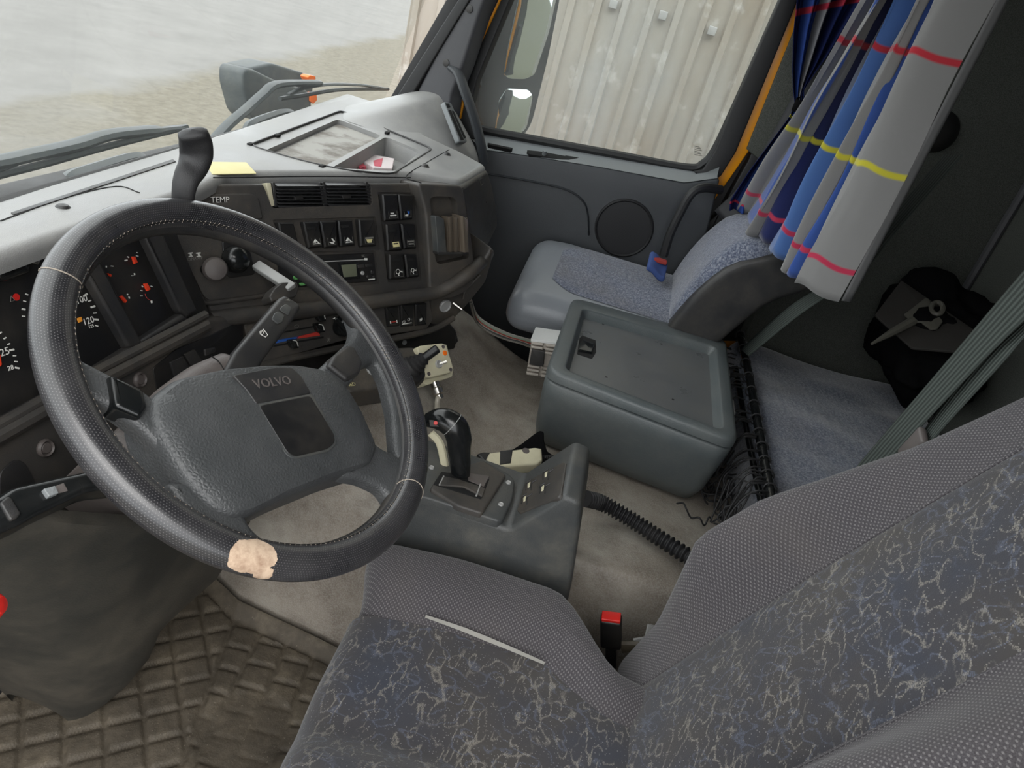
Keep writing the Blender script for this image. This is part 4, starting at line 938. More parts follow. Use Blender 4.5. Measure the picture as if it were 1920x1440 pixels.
# stitching along the inner side
mb = MB(); n = 210
for k in range(n):
    th0 = 2*PI*k/n; r1_, r2_ = random.uniform(-.006, .006), random.uniform(.05, .25)
    ph = math.radians(150); mb.tube([rimpt(th0, ph-r2_*.6, .0004), rimpt(th0+.012+r1_, ph+r2_*.5, .0006)], .00042, 4)
o = build('stitching', mb, M['stitch'], wh, 'pale stitching thread'); o['kind'] = 'stuff'
build('rim_joint', MB().tube([rimpt(2*PI*k/120, math.radians(150), .0002) for k in range(120)], .0009, 5, closed=True), M['black'], wh)
mb = MB(); 
for ph in (math.radians(68), math.radians(52)):
    mb.tube([rimpt(th_of(108, 515)-k*.02, ph, .0004) for k in range(0, 62)], .0009, 5)
# inner carrier under the leather
build('rim_core', MB().tube([rimpt(2*PI*k/120, PI+.75, -.006) for k in range(120)], .0125, 12, closed=True), M['dark'], wh)
def wslab(name, pts, h0, h1, r, bev, m, par=wh, lab=None): return build(name, MB().slab(WF, pts, h0, h1, r, bev), M[m], par, lab)
wslab('spoke', [(120, 640), (150, 668), (208, 698), (275, 730), (340, 790), (330, 870), (272, 808), (215, 766), (165, 742), (130, 710)], -.024, -.004, .008, .009, 'hub')
wslab('spoke_switch', [(206, 702), (214, 702), (272, 729), (280, 762), (266, 782), (216, 760)], -.02, .004, .004, .006, 'gloss', lab='glossy switch block on the upper left spoke')
wslab('spoke', [(600, 690), (640, 655), (664, 632), (668, 612), (655, 580), (668, 560), (705, 600), (760, 700), (795, 860), (770, 900), (745, 850), (738, 770), (724, 712), (706, 676), (688, 682), (672, 704), (646, 735)], -.024, -.004, .010, .009, 'hub')
wslab('spoke_switch', [(617, 684), (628, 664), (655, 645), (666, 650), (682, 680), (676, 700), (652, 712)], -.02, .003, .004, .005, 'dark', lab='dark switch block on the upper right spoke')
wslab('spoke', [(670, 790), (712, 835), (748, 852), (790, 880), (785, 960), (748, 975), (738, 945), (720, 915), (682, 897), (640, 890)], -.024, -.004, .010, .009, 'hub')
wslab('spoke', [(360, 900), (460, 955), (472, 985), (505, 1015), (490, 1040), (420, 1010), (340, 950), (310, 900)], -.024, -.004, .010, .009, 'hub')
hubpoly = rounded(WF.poly([(285, 740), (330, 706), (420, 688), (500, 681), (562, 681), (612, 690), (650, 715), (682, 765), (714, 838), (700, 872), (640, 890), (540, 930), (470, 967), (440, 975), (400, 962), (350, 910), (310, 850), (285, 800), (276, 765)], .0), .012, 4)
hub = build('hub_pad', MB().dome(WF, hubpoly, [(1.0, -.05), (1.0, -.018), (.99, -.008), (.965, -.001), (.93, .003), (.80, .0065), (.55, .009), (.25, .010)]), M['hub'], wh)
wslab('badge_plate', [(437, 703), (500, 691), (520, 688), (548, 689), (566, 706), (584, 737), (481, 757), (462, 730)], -.004, .0105, .003, .0015, 'grey' if False else 'dark', hub)
wslab('horn_frame', [(480, 757), (585, 737), (632, 815), (633, 832), (618, 846), (552, 861), (536, 853)], -.004, .0098, .006, .0015, 'console', hub, 'worn grey frame line')
wslab('horn_button', [(485, 760), (582, 741), (628, 816), (628, 830), (614, 842), (554, 856), (540, 850)], -.004, .0106, .006, .0012, 'black', hub)
build('lettering', text(WF, 512, 717, 'VOLVO', .0165, (545, 713), .0108, .0012), M['grey'], hub)  # paler grey stands in for light and shade on the embossed letters

# ------------------------------------------------------------------ column, stalks, pedestal
col = thing('steering_column', 'grey steering column housing with wiper and indicator stalks', 'steering column', wc-wn*.2)
CS = Face(wc-wn*.075, WF.u, wn)
build('upper_shroud', MB().slab(CS, [(300, 722), (370, 672), (424, 650), (446, 658), (478, 690), (560, 760), (540, 860), (380, 900), (310, 885), (262, 850), (212, 806), (222, 800), (262, 770)], -.16, 0, .02, .02), M['grey'], col)
build('shroud_joint', MB().tube(spline([CS.px(x, y, .0) for x, y in ((396, 668), (410, 678), (420, 694))], 4), .0008, 5), M['pit'], col)
st = WF.at(-.075)
stalk = build('wiper_stalk', MB().slab(st, [(395, 745), (440, 658), (526, 556), (536, 552), (562, 568), (566, 576), (548, 604), (500, 668), (455, 745)], -.016, .006, .005, .006), M['dark'], col)
S2 = st.at(.006)
build('stalk_button', MB().slab(S2, [(530, 573), (537, 569), (547, 577), (542, 591), (536, 588), (524, 580)], -.002, .0012, .002, .001), M['console'], stalk)
build('stalk_button', MB().slab(S2, [(515, 587), (522, 583), (534, 591), (530, 604), (522, 607), (510, 598)], -.002, .0018, .002, .001), M['console'], stalk)
build('pictogram', MB().tube([S2.px(x, y, .0003) for x, y in ((489, 624), (494, 617), (502, 628), (498, 632), (490, 628))], .0006, 4, closed=True).tube([S2.px(x, y, .0003) for x, y in ((487, 622), (491, 619), (495, 622), (492, 628), (488, 627))], .0005, 4, closed=True), M['white_mark'], stalk)
build('arrow_mark', MB().slab(S2, [(535, 563), (541, 560), (544, 564)], 0, .0005, .0001, 0), M['grey_mark'], stalk)
sl = WF.at(-.10)
ls = build('indicator_stalk', MB().slab(sl, [(-60, 955), (0, 928), (22, 912), (60, 903), (150, 884), (300, 850), (310, 905), (170, 918), (70, 965), (48, 978), (0, 1000), (-50, 1020)], -.02, .008, .008, .007), M['gloss'], col)
S3 = sl.at(.008)
build('stalk_button', MB().slab(S3, [(0, 942), (14, 930), (22, 932), (40, 962), (32, 972), (20, 976)], -.002, .003, .002, .002), M['dark'], ls)
build('slide_switch', MB().slab(S3, [(82, 916), (104, 910), (111, 924), (92, 931)], -.002, .006, .001, .001), M['ledge'], ls)
build('slide_window', MB().slab(S3, [(104, 911), (120, 905), (128, 920), (110, 925)], -.002, .0008, .001, .0005), M['grey'], ls)
# pedestal running down to the floor
ped = thing('column_pedestal', 'dark grey moulded column pedestal reaching down to the dirty floor mat', 'pedestal', (.78, .68, FZ))
rows = []
for (yp, xl, xr, dp, Y) in ((925, -240, 400, .13, .535), (945, -240, 392, .14, .535), (985, -230, 372, .14, .55), (1040, -220, 325, .15, .57), (1100, -200, 245, .15, .59), (1140, -170, 214, .14, .60), (1200, -110, 197, .13, .62), (1255, -60, 182, .11, .64), (1300, -20, 155, .09, .655), (1330, 20, 122, .07, .67), (1350, 45, 95, .05, .68)):
    L, R_ = P(xl, yp-40, 'y', Y), P(xr, yp, 'y', Y); c = (L+R_)/2; h = (R_-L)/2
    rows.append([c+h*math.copysign(abs(math.cos(a_))**.8, math.cos(a_))+V3(0, 1, 0)*dp*math.copysign(abs(math.sin(a_))**.8, math.sin(a_)) for a_ in [2*PI*k/40 for k in range(40)]])
for i_, rw_ in enumerate(rows):
    rows[i_] = [q+nrm(q-np.mean(rw_, axis=0))*(.014*noise.noise((q[0]*7, q[1]*7, q[2]*7))+.006*math.sin(9*q[0]-7*q[2])) for q in rw_]
build('moulded_cover', MB().loft(rows, True), plastic('pedestal_plastic', (44, 44, 41), .5, .35, 400, .8, (96, 88, 76), 4), ped, sharp=70)
o = build('pull_knob', MB().lathe([(.0001, .012), (.007, .011), (.0115, .006), (.0115, 0), (.006, -.02), (.0001, -.02)], P(-20, 1138, 'y', .40), (.3, -.8, .3), 20), M['red']); tag(o, 'round red knob at the left edge beside the column pedestal', 'knob')

# tall hand lever beside the sticker
lv = thing('hand_lever', 'tall black curved hand lever rising from the dashboard with a round symbol on its top', 'lever', P(345, 372, 'y', .50))
lp = [(343, 400), (344, 362), (350, 335), (362, 312), (368, 290), (367, 268), (362, 250)]; lw_ = [.0125, .0135, .0150, .0175, .0195, .0195, .0175]
pp = spline([P(x, y, 'y', .50) for x, y in lp], 5); rr = np.interp(np.linspace(0, 6, len(pp)), range(7), lw_)
def oval_tube(pts, radii, wdir, thick):
    v = []; n = 20
    for p, r in zip(pts, radii):
        i = 0
        for k in range(n): a_ = 2*PI*k/n; v.append((p, r, a_))
    return v
LVn = nrm(-pp[20]); ring = []
for i, p in enumerate(pp):
    t_ = nrm(pp[min(i+1, len(pp)-1)]-pp[max(i-1, 0)]); x = nrm(np.cross(t_, LVn)); y = np.cross(x, t_)
    ring.append([p+x*rr[i]*math.copysign(abs(math.cos(a_))**.7, math.cos(a_))+y*rr[i]*.55*math.copysign(abs(math.sin(a_))**.7, math.sin(a_)) for a_ in [2*PI*k/24 for k in range(24)]])
for s_ in (.8, .45, .02):
    i = len(pp)-1; t_ = nrm(pp[-1]-pp[-2]); c = np.mean(ring[len(pp)-1], axis=0); ring.append([c+(q-c)*s_+t_*(.006*(1-s_)**.5) for q in ring[len(pp)-1]])
build('grip', MB().loft(ring, True), plastic('lever_black', (30, 30, 32), .5, .2, 700, .1), lv, sharp=70)
LF2 = Face(P(372, 259, 'y', .49), WF.u, LVn); LF2 = Face(P(372, 259, 'y', .50)+LVn*.0112, (1, 0, 0), LVn)
for r in (.0062,): build('symbol_ring', MB().tube([LF2.pt(r*math.cos(k*PI/12), r*math.sin(k*PI/12)) for k in range(24)], .0004, 4, closed=True), M['grey_mark'], lv)
build('symbol_mark', MB().tube([LF2.pt(-.002, .003), LF2.pt(-.001, -.003), LF2.pt(.002, .003), LF2.pt(.003, -.002)], .0005, 4), M['grey_mark'], lv)

# ------------------------------------------------------------------ engine tunnel, floor mat
def sstep(t_): t_ = min(max(t_, 0), 1); return t_*t_*(3-2*t_)
def xb(y): return float(np.interp(y, [-.6, .2, .30, .49, .64, .8], [1.02, 1.02, 1.035, 1.06, 1.13, 1.22]))
def tun(u, v):
    y = -.52+1.32*v; b = xb(y); top = -.898+.125*sstep((y-.02)/.36)+.03*sstep((y-.4)/.3)
    if u < .3: s_ = u/.3; x = b+.075*s_; z = FZ+(top-FZ)*math.sin(s_*PI/2)**.75
    elif u < .8: s_ = (u-.3)/.5; x = b+.075+(1.84-b-.075)*s_; z = top+.008*math.sin(s_*PI)+.004*math.sin(9*x+5*y)
    else: s_ = (u-.8)/.2; x = 1.84+.06*s_; z = top+(FZ-top)*(1-math.cos(s_*PI/2))
    return V3(x, y, z)
tn = build('engine_tunnel', MB().grid(tun, 60, 40), M['vinyl'], sharp=70); tag(tn, 'grey brown vinyl covered engine tunnel between the two seats', 'engine tunnel')
def matf(u, v):
    x = .25+(xb(-.3+1.06*v)-.012-.25)*u; y = -.3+1.06*v; return x, y
mb = MB()
def mz(x, y):
    # raised rounded pads on a skewed grid, a raised lip at the border
    k = 1 if y > .43+.25*(x-.8) else 0
    a_ = math.radians(38 if k else 6); p, q = (x*math.cos(a_)+y*math.sin(a_))/.054, (-x*math.sin(a_)+y*math.cos(a_))/.062
    if not k: p += .5*(math.floor(q) % 2)
    ed = min(abs(p-round(p))*.054, abs(q-round(q))*.062, abs(y-(.43+.25*(x-.8))))
    worn = sstep((math.hypot(x-.80, y-.34)-.075)/.02)*.75+.25
    return FZ+.006+.0065*sstep((ed-.0015)/.0055)*worn
nu, nv = 190, 240
def mfn(u, v):
    x, y = matf(u, v); b = xb(y)-.012; e = b-x; lip = .030*sstep(1-e/.03); w_ = noise.noise((x*25, y*25, 0))*.0018
    return V3(x, y, (mz(x, y)+w_ if e > .03 else FZ+.006+w_)+lip)
mt = build('floor_mat', mb.grid(mfn, nu, nv), M['mat'], sharp=80); tag(mt, 'muddy brown rubber floor mat with raised square pads in the driver footwell', 'floor mat')

# ------------------------------------------------------------------ gear console
gx = .95; SFc = Face((gx, 0, 0), (0, -1, 0), (-1, 0, 0)); ZP = P(955, 991, 'x', gx)[2]
gc = thing('gear_console', 'scuffed charcoal gear console standing on the engine tunnel right of the driver seat', 'console', (1.03, .05, -.98))
body = MB().slab(SFc, [(722, 912), (796, 936), (948, 990), (958, 990), (1059, 928), (1090, 942), (1086, 1000), (1072, 1095), (1060, 1150), (690, 1100)], -.17, 0, .010, .010)
build('body', body, M['console'], gc)
PL = Face((0, 0, ZP+.004), (1, 0, 0), (0, 0, 1))
pdir = P(955, 991, 'x', gx)-P(796, 936, 'x', gx); pu_ = nrm(V3(1, 0, 0)); pn_ = nrm(np.cross(pdir, V3(1, 0, 0))); pn_ = pn_ if pn_[2] > 0 else -pn_
PL = Face(P(955, 991, 'x', gx)+pn_*.003, (1, 0, 0), pn_)
build('shifter_plate', MB().slab(PL, [(770, 925), (800, 932), (934, 976), (944, 974), (962, 935), (966, 900), (955, 888), (905, 862), (875, 848), (800, 842), (765, 880)], -.01, .006, .012, .004), M['console'], gc)
build('gate_arch', MB().slab(PL.at(.006), [(806, 917), (812, 906), (835, 884), (905, 862), (950, 890), (905, 962), (860, 948)], -.006, .006, .006, .004), M['dash'], gc)
gs = build('gate_slot', MB().slab(PL.at(.012), [(812, 908), (828, 884), (918, 898), (902, 936), (870, 926)], -.003, .0008, .003, .0005), M['pit'], gc)
build('gate_cover', MB().slab(PL.at(.013), [(822, 908), (830, 892), (860, 898), (910, 915), (905, 930), (870, 912)], -.002, .003, .003, .001), M['dash'], gc)
build('gate_cover', MB().slab(PL.at(.013), [(877, 886), (918, 892), (908, 912), (878, 900)], -.002, .0015, .003, .001), M['grey'], gc)
for a0, a1 in (((832, 893), (824, 909)), ((901, 908), (893, 930))): build('gate_pin', MB().tube([PL.px(*a0, .015), PL.px(*a1, .015)], .0016, 6), M['metal'], gc)
for q in ((953, 905), (939, 946), (809, 877)): build('plate_screw', MB().lathe([(.0001, .001), (.003, .001), (.0042, .0025), (.005, 0), (.0001, 0)], PL.px(*q, .006), PL.n, 16), M['metal'], gc)
wd = P(1059, 928, 'x', gx)-P(958, 990, 'x', gx); wn_ = nrm(np.cross(wd, V3(1, 0, 0))); wn_ = wn_ if wn_[2] > 0 else -wn_
WGF = Face(P(1010, 958, 'x', gx), (1, 0, 0), wn_)
kp = build('key_pad', MB().slab(WGF, [(969, 957), (983, 907), (990, 901), (1056, 866), (1061, 868), (1052, 926), (1046, 932), (974, 962)], -.004, .003, .003, .002), M['dash'], gc)
for cx, cy in ((998, 908), (1030, 888), (990, 934), (1024, 914)):
    for j in range(2):
        build('pad_key', MB().tube(spline([WGF.px(cx-12+j*10, cy+11, .0035), WGF.px(cx-12+j*10, cy-1, .004), WGF.px(cx-2+j*10, cy-9, .0035)], 4), .0013, 6), M['dark'], kp)
    build('key_light', MB().slab(WGF, [(cx-9, cy-1), (cx-4, cy-5), (cx-5, cy+4), (cx-9, cy+7)], 0, .0038, .001, .0005), M['cream'], kp)

# gear lever
gl = thing('gear_lever', 'black pistol grip gear lever with a small red button', 'gear lever', PL.px(865, 892, .012))
X0 = 1.03
gp = spline([P(x, y, 'x', X0) for x, y in ((864, 893), (863, 870), (861, 845), (860, 822), (853, 802), (838, 790), (820, 786), (800, 788))], 5)
gr = np.interp(np.linspace(0, 7, len(gp)), range(8), [.0165, .0185, .0205, .0225, .0235, .0220, .0190, .0120]); GN = nrm(-gp[15]); ring = []
for i, p in enumerate(gp):
    t_ = nrm(gp[min(i+1, len(gp)-1)]-gp[max(i-1, 0)]); x = nrm(np.cross(t_, GN)); y = np.cross(x, t_)
    ring.append([p+x*gr[i]*math.cos(a_)+y*gr[i]*.85*math.sin(a_) for a_ in [2*PI*k/28 for k in range(28)]])
for e, s_ in ((0, .6), (0, .02)): ring.append([np.mean(ring[len(gp)-1], axis=0)+(q-np.mean(ring[len(gp)-1], axis=0))*s_ for q in ring[len(gp)-1]])
build('grip', MB().loft(ring, True), M['gloss'], gl, sharp=70)
i = len(gp)//2+4
build('cap_joint', MB().tube([q+(q-np.mean(ring[i], axis=0))*.012 for q in ring[i]], .0006, 5, closed=True), M['metal'], gl)
GB = Face(P(816, 793, 'x', X0)+GN*.020, (0, -1, .1), GN)
build('button_plate', MB().slab(GB, [(804, 787), (830, 789), (831, 801), (806, 800)], -.012, .0, .001, .001), M['black'], gl)
build('red_button', MB().lathe([(.0001, .002), (.0032, .002), (.004, 0), (.0001, 0)], GB.px(817, 793), GN, 14), M['red'], gl)
build('shaft', MB().tube([gp[0]+V3(0, 0, .01), gp[0]-V3(0, 0, .02)], .012, 12), M['black'], gl)
build('pale_flank', MB().tube(spline([P(808, 812, 'x', X0+.02), P(824, 830, 'x', X0+.02), P(832, 862, 'x', X0+.02), P(834, 885, 'x', X0+.02)], 4), .008, 8, flat=(.6, 1)), M['cream'], gl, 'cream coloured rear flank')

# corded handset lying behind the lever
ZH = -.825
HF2 = Face(P(965, 860, 'z', ZH), (0, -1, 0), nrm((-.25, 0, 1)))
hs = thing('handset', 'cream and black corded handset lying on the tunnel behind the gear lever', 'handset', HF2.o-V3(0, 0, .06))
build('shell', MB().slab(HF2, [(911, 862), (918, 848), (1003, 838), (1016, 840), (1018, 862), (1008, 870), (935, 876), (922, 872)], -.025, .006, .003, .005), M['cream'], hs)
build('band', MB().slab(HF2, [(938, 845), (962, 842), (958, 868), (937, 871)], -.025, .0075, .001, .002), M['dark'], hs, 'dark band')
build('oval_key', MB().lathe([(.0001, .001), (.007, .001), (.008, 0), (.0001, 0)], HF2.px(986, 845, .006), HF2.n, 18), M['grey'], hs)
build('cradle', MB().slab(HF2.at(-.02), [(893, 850), (905, 846), (1020, 850), (1034, 872), (1020, 888), (955, 896), (925, 884)], -.055, .0, .006, .006), M['black'], hs)
build('cord', MB().tube(spline([P(1018, 858, 'z', ZH-.005), P(1035, 857, 'z', ZH-.005), P(1052, 860, 'z', ZH-.01), P(1063, 875, 'z', ZH-.03)], 6), .0045, 8), M['rubber'], hs)
for k in range(7):
    p = P(1022+k*3.6, 858-.0*k, 'z', ZH-.004); build('cord_rib', MB().tube([p, p+V3(0, -.0018, 0)], .006, 10), M['dark'], hs)
# pouch flap
CPF = Face(P(1000, 840, 'z', ZH-.0), (0, -1, 0), nrm((-.75, 0, .6)))
o = build('cloth_pouch', MB().slab(CPF, [(950, 850), (978, 832), (1004, 812), (1013, 807), (1020, 810), (1020, 826), (1026, 846), (1044, 858), (1040, 868), (1000, 868)], -.012, .0, .004, .004), M['fabric_black'], sharp=80); tag(o, 'small black cloth pouch crumpled behind the corded handset', 'pouch')

# corrugated hose
hp = spline([P(1098, 935, 'z', -.835), P(1130, 944, 'z', -.852), P(1180, 972, 'z', -.858), P(1235, 1008, 'z', -.858), P(1300, 1050, 'z', -.85), P(1340, 1075, 'z', -.85)], 60)
m = len(hp); rr = [.0145+.0032*math.cos(2*PI*k/8.3) for k in range(m)]
o = build('corrugated_hose', MB().tube(hp, rr, 16), M['rubber'], sharp=80); tag(o, 'thick black corrugated hose running from the gear console under the driver seat', 'hose')

# aftermarket switch boxes under the dashboard
sb = thing('switch_box', 'dirty grey switch box with a chrome toggle half hidden behind the wheel rim', 'switch box', P(720, 740, 'z', -.75))
BX = Face(P(720, 700, 'z', -.70), (ca, -sa, 0), nrm(nh*.5+V3(0, 0, .85)))
build('case', MB().slab(BX, [(610, 700), (640, 664), (690, 655), (770, 650), (782, 652), (800, 700), (795, 716), (660, 736), (640, 724)], -.07, 0, .006, .005), M['dash'], sb)
tp = BX.px(698, 694); build('toggle_collar', MB().lathe([(.0001, .003), (.007, .003), (.010, .006), (.0125, .003), (.0125, 0), (.0001, 0)], tp, BX.n, 22), M['metal'], sb)
build('toggle_lever', MB().tube([tp, tp+BX.n*.022+BX.u*.012], [.003, .0045], 10), M['chrome'], sb)
build('lettering', text(BX, 658, 721, 'NED', .010, (675, 719), .0006), M['sticker'], sb)
jp = BX.px(770, 690, .0)
jx = nrm(BX.n*1.0+BX.u*.75+BX.w*.1)
js = thing('joystick', 'small black joystick with a ribbed rubber boot left of the cream switch box', 'joystick', jp)
build('boot', MB().lathe([(.0001, -.002), (.024, -.002), (.024, .006), (.019, .010), (.021, .015), (.016, .019), (.018, .024), (.013, .028), (.015, .033), (.011, .037), (.0001, .037)], jp, jx, 26), M['rubber'], js)
build('stick', MB().lathe([(.0001, .036), (.0095, .036), (.0095, .066), (.008, .069), (.0001, .0695)], jp, jx, 24), M['black'], js)
build('mounting_bracket', MB().slab(BX.at(.004), [(758, 700), (782, 668), (798, 690), (797, 706), (789, 716), (770, 716)], -.06, .002, .004, .004), M['black'], js)
cb = thing('control_box', 'cream control box with a toggle switch and orange and red caps hanging under the dashboard', 'control box', P(820, 720, 'z', -.80))
BX2 = Face(P(815, 680, 'z', -.70), nrm((ca, -sa, .02)), nrm(nh*.75+V3(0, 0, .7)))
build('case', MB().slab(BX2, [(782, 652), (788, 648), (830, 643), (838, 648), (850, 688), (848, 698), (806, 708), (798, 706)], -.045, 0, .004, .003), M['cream'], cb)
build('back_shell', MB().slab(BX2.at(-.03), [(780, 652), (838, 645), (851, 692), (849, 706), (800, 722), (790, 716)], -.03, 0, .004, .003), M['cream'], cb)
for q, m_, r in (((834, 662), 'orange', .0062), ((799, 670), 'red', .0058)): build('cap', MB().lathe([(.0001, .0025), (r*.8, .002), (r, -.001), (.0001, -.001)], BX2.px(*q), BX2.n, 18), M[m_], cb, m_+' cap')
for q in ((831, 650), (804, 701), (845, 693)): build('case_screw', MB().lathe([(.0001, .0004), (.0028, .0004), (.004, .0012), (.0045, -.001), (.0001, -.001)], BX2.px(*q), BX2.n, 14), M['grey'], cb)
tp = BX2.px(822, 683); build('toggle_collar', MB().lathe([(.0001, .003), (.005, .003), (.0075, .005), (.009, .002), (.009, 0), (.0001, 0)], tp, BX2.n, 20), M['metal'], cb)
build('toggle_lever', MB().tube([tp, tp+BX2.n*.012+BX2.u*.014], [.0022, .0034], 8), M['chrome'], cb)
gd = -BX2.w; g0 = BX2.px(814, 716, -.035)
build('cable_gland', MB().lathe([(.0001, 0), (.010, 0), (.010, .012), (.013, .014), (.013, .026), (.009, .030), (.009, .038), (.0001, .038)], g0, gd, 18), M['chrome'], cb)
cbl = MB().tube(spline([g0+gd*.03, P(820, 752, 'z', -.78), P(818, 775, 'z', -.81), P(806, 800, 'z', -.825)], 6), .0055, 10)
build('cable', cbl, M['cable'], cb)
for q in ((758, 642), (547+8*0+0, 0)):
    if q[1]: build('cap_screw', MB().lathe([(.0001, .004), (.005, .003), (.006, 0), (.0001, 0)], LFc.px(*q, -.02), LFc.n, 14), M['ledge'], dash)
build('under_bracket', MB().slab(LFc.at(-.06), [(835, 610), (856, 622), (860, 640), (846, 656), (836, 650)], -.02, 0, .004, .003), M['dark'], dash)
build('bracket_tab', MB().slab(LFc.at(-.058), [(846, 630), (853, 625), (857, 634), (850, 641)], -.01, .002, .002, .001), M['ledge'], dash)
# ------------------------------------------------------------------ driver seat
ds = thing('driver_seat', 'dark grey cloth driver seat with rune patterned centre panels and a split seam', 'seat', (.68, -.12, FZ))
SXC = .675
def ss(a, b, t_): t_ = min(max((t_-a)/(b-a), 0), 1); return t_*t_*(3-2*t_)
ZC = -.865
def cush_top(x, y):      # height of the cushion's upper skin
    d = abs(x-SXC); b = ss(.085, .17, d)*.040*(1-.75*ss(-.14, -.36, y)) * (1-ss(.235, .27, d)*.0)
    return ZC+b-.02*ss(.02, .17, y)-.03*ss(-.10, -.34, y)*0
def cf(q):
    x, y, z = q; X = SXC+x; Y = -.10+y; k = (z+.07)/.14
    ed = ss(.255, .15, abs(x))
    return (x*(1-(.50*ss(-.115, -.25, Y) if x > 0 else 0)), y+.035*k*ss(.10, .27, y)*ss(.12, .22, x)-.018*ss(.0, .25, -x)*ss(0, .2, y), z+max(0, k)*(cush_top(X, Y)-ZC))
build('cushion', MB().box((SXC, -.10, ZC-.07), (.262, .272, .07), .045, 6, 22, cf), M['bolster'], ds, sharp=80)
def cpan(u, v):
    x = SXC-.098+.196*u; y = -.36+.535*v; z = cush_top(x, y)+.0035
    e = ss(0, .04, u)*ss(1, .96, u); z -= (1-e)*.006
    if y > .135: t_ = (y-.135)/.04; z -= .010*t_*t_; y = .135+.045*math.sin(min(t_, 1)*1.2); 
    return V3(x, y, z)
# centre pad rolls over the front edge
def cpan2(u, v):
    L = .36+.5*.0; s_ = v*.62
    x = SXC-.31+(.415-.06*ss(-.12, -.28, -.355+s_))*u
    e = ss(0, .03, u)*ss(1, .97, u)
    if s_ < .487: y = -.355+s_; z = cush_top(x, y)+.004
    else: t_ = (s_-.487)/.045; t2 = min(t_, PI/2); y = .132+.050*math.sin(t2); z = cush_top(x, .132)+.004-.048*(1-math.cos(t2))-max(0, t_-PI/2)*.045
    y -= .018*ss(.0, .25, SXC-x)*ss(-.1, .1, y)
    return V3(x, y, z-(1-e)*.002)
build('cushion_panel', MB().grid(cpan2, 30, 60), M['pat_c'], ds, sharp=80)
seam_x = SXC+.098
build('cushion_piping', MB().tube([V3(seam_x, y, cush_top(seam_x, y)+.001) for y in np.linspace(-.34, .13, 24)], .0025, 6), M['bolster'], ds)
mb = MB(); tp = [(797, 1158, .3), (830, 1168, 3), (870, 1181, 6), (910, 1197, 7), (950, 1214, 5), (985, 1230, 3), (1020, 1246, .3)]
ra = [P(x, y-w_*.5, 'z', ZC+.0125) for x, y, w_ in tp]; rb = [P(x, y+w_*.7, 'z', ZC+.0125) for x, y, w_ in tp]; rm = [(p+q)/2+V3(0, 0, .006) for p, q in zip(ra, rb)]
build('torn_seam', mb.loft([ra, rm, rb]), M['foam'], ds, 'pale lining showing through the split seam', sharp=80)
# backrest: axes x, up the back, out of its face
bw = nrm(V3(0, -.4245, .9054)); bn = nrm(V3(0, .9054, .4245)); B0 = V3(SXC, -.30, -.819)
def prot(s_): return float(np.interp(s_, [-.1, .0, .09, .17, .28, .36, .48, .62, .75], [-.01, .012, .056, .096, .084, .054, .016, -.008, -.012]))
def back_h(x, s_): return prot(s_)*ss(.115, .215, abs(x))+.010*(1-ss(0, .13, abs(x)))
def bf(q):
    x, s_, h = q; k = (h+.055)/.11; wd = 1-.10*ss(.30, .72, s_+.26)
    return (x*wd, s_, h+max(0, k)*back_h(x, s_+.26))
build('backrest', MB().box(B0+bw*.26-bn*.055, (.252, .40, .055), .045, 6, 26, bf, R=(V3(1, 0, 0), bw, bn)), M['bolster_b'], ds, sharp=80)
def bpan(u, v):
    s_ = -.10+.74*v; wd = 1-.10*ss(.30, .72, s_); x = (-.125+.252*u); e = ss(0, .04, u)*ss(1, .96, u); h = back_h(x, s_)+.0035-(1-e)*.006
    return B0+V3(1, 0, 0)*x*wd+bw*s_+bn*h
build('backrest_panel', MB().grid(bpan, 30, 60), M['pat_b'], ds, sharp=80)
for sx_ in (-.125, .127):
    build('backrest_piping', MB().tube([B0+V3(1, 0, 0)*sx_*(1-.10*ss(.30, .72, s_))+bw*s_+bn*(back_h(sx_, s_)-.0005) for s_ in np.linspace(-.08, .62, 30)], .0022, 6), M['bolster_b'], ds)
build('seat_base', MB().box((SXC, -.12, -1.13), (.20, .22, .165), .03, 3, 3), M['black'], ds)
# buckle beside the seat
bk = thing('belt_buckle', 'black seat belt buckle with a red press button between cushion and backrest', 'belt buckle', P(1160, 1200, 'x', .955))
bc = P(1146, 1158, 'x', .945); b_ax = nrm(V3(.12, -.30, -.95)); bu = nrm(np.cross(b_ax, V3(0, 1, 0))); bv = np.cross(b_ax, bu)
bu = nrm(V3(0, 1, 0)-b_ax*b_ax[1]); bv = nrm(np.cross(b_ax, bu))
build('body', MB().box(bc+b_ax*.036, (.0185, .0125, .036), .005, 3, 2, R=(bu, bv, b_ax)), M['black'], bk)
build('red_button', MB().box(bc-b_ax*.001, (.0165, .0100, .004), .002, 3, 2, R=(bu, bv, b_ax)), M['red'], bk)
build('stalk', MB().box(bc+b_ax*.10, (.010, .004, .035), .002, 2, 2, R=(bu, bv, b_ax)), M['black'], bk)
sr = thing('seat_rail', 'grey metal seat hinge bracket below the belt buckle', 'bracket', P(1210, 1240, 'x', .96))
build('bracket', MB().tube([P(1190, 1203, 'x', .96), P(1215, 1198, 'x', .96), P(1222, 1172, 'x', .97)], .008, 8, flat=(.4, 1)), M['metal'], sr)
build('lever', MB().tube([P(1165, 1213, 'x', .955), P(1195, 1212, 'x', .955), P(1225, 1245, 'x', .955)], .014, 8, flat=(.5, 1)), plastic('grimy_lever', (84, 76, 62), .5, 0, 500, .5, (60, 50, 38), 30), sr)

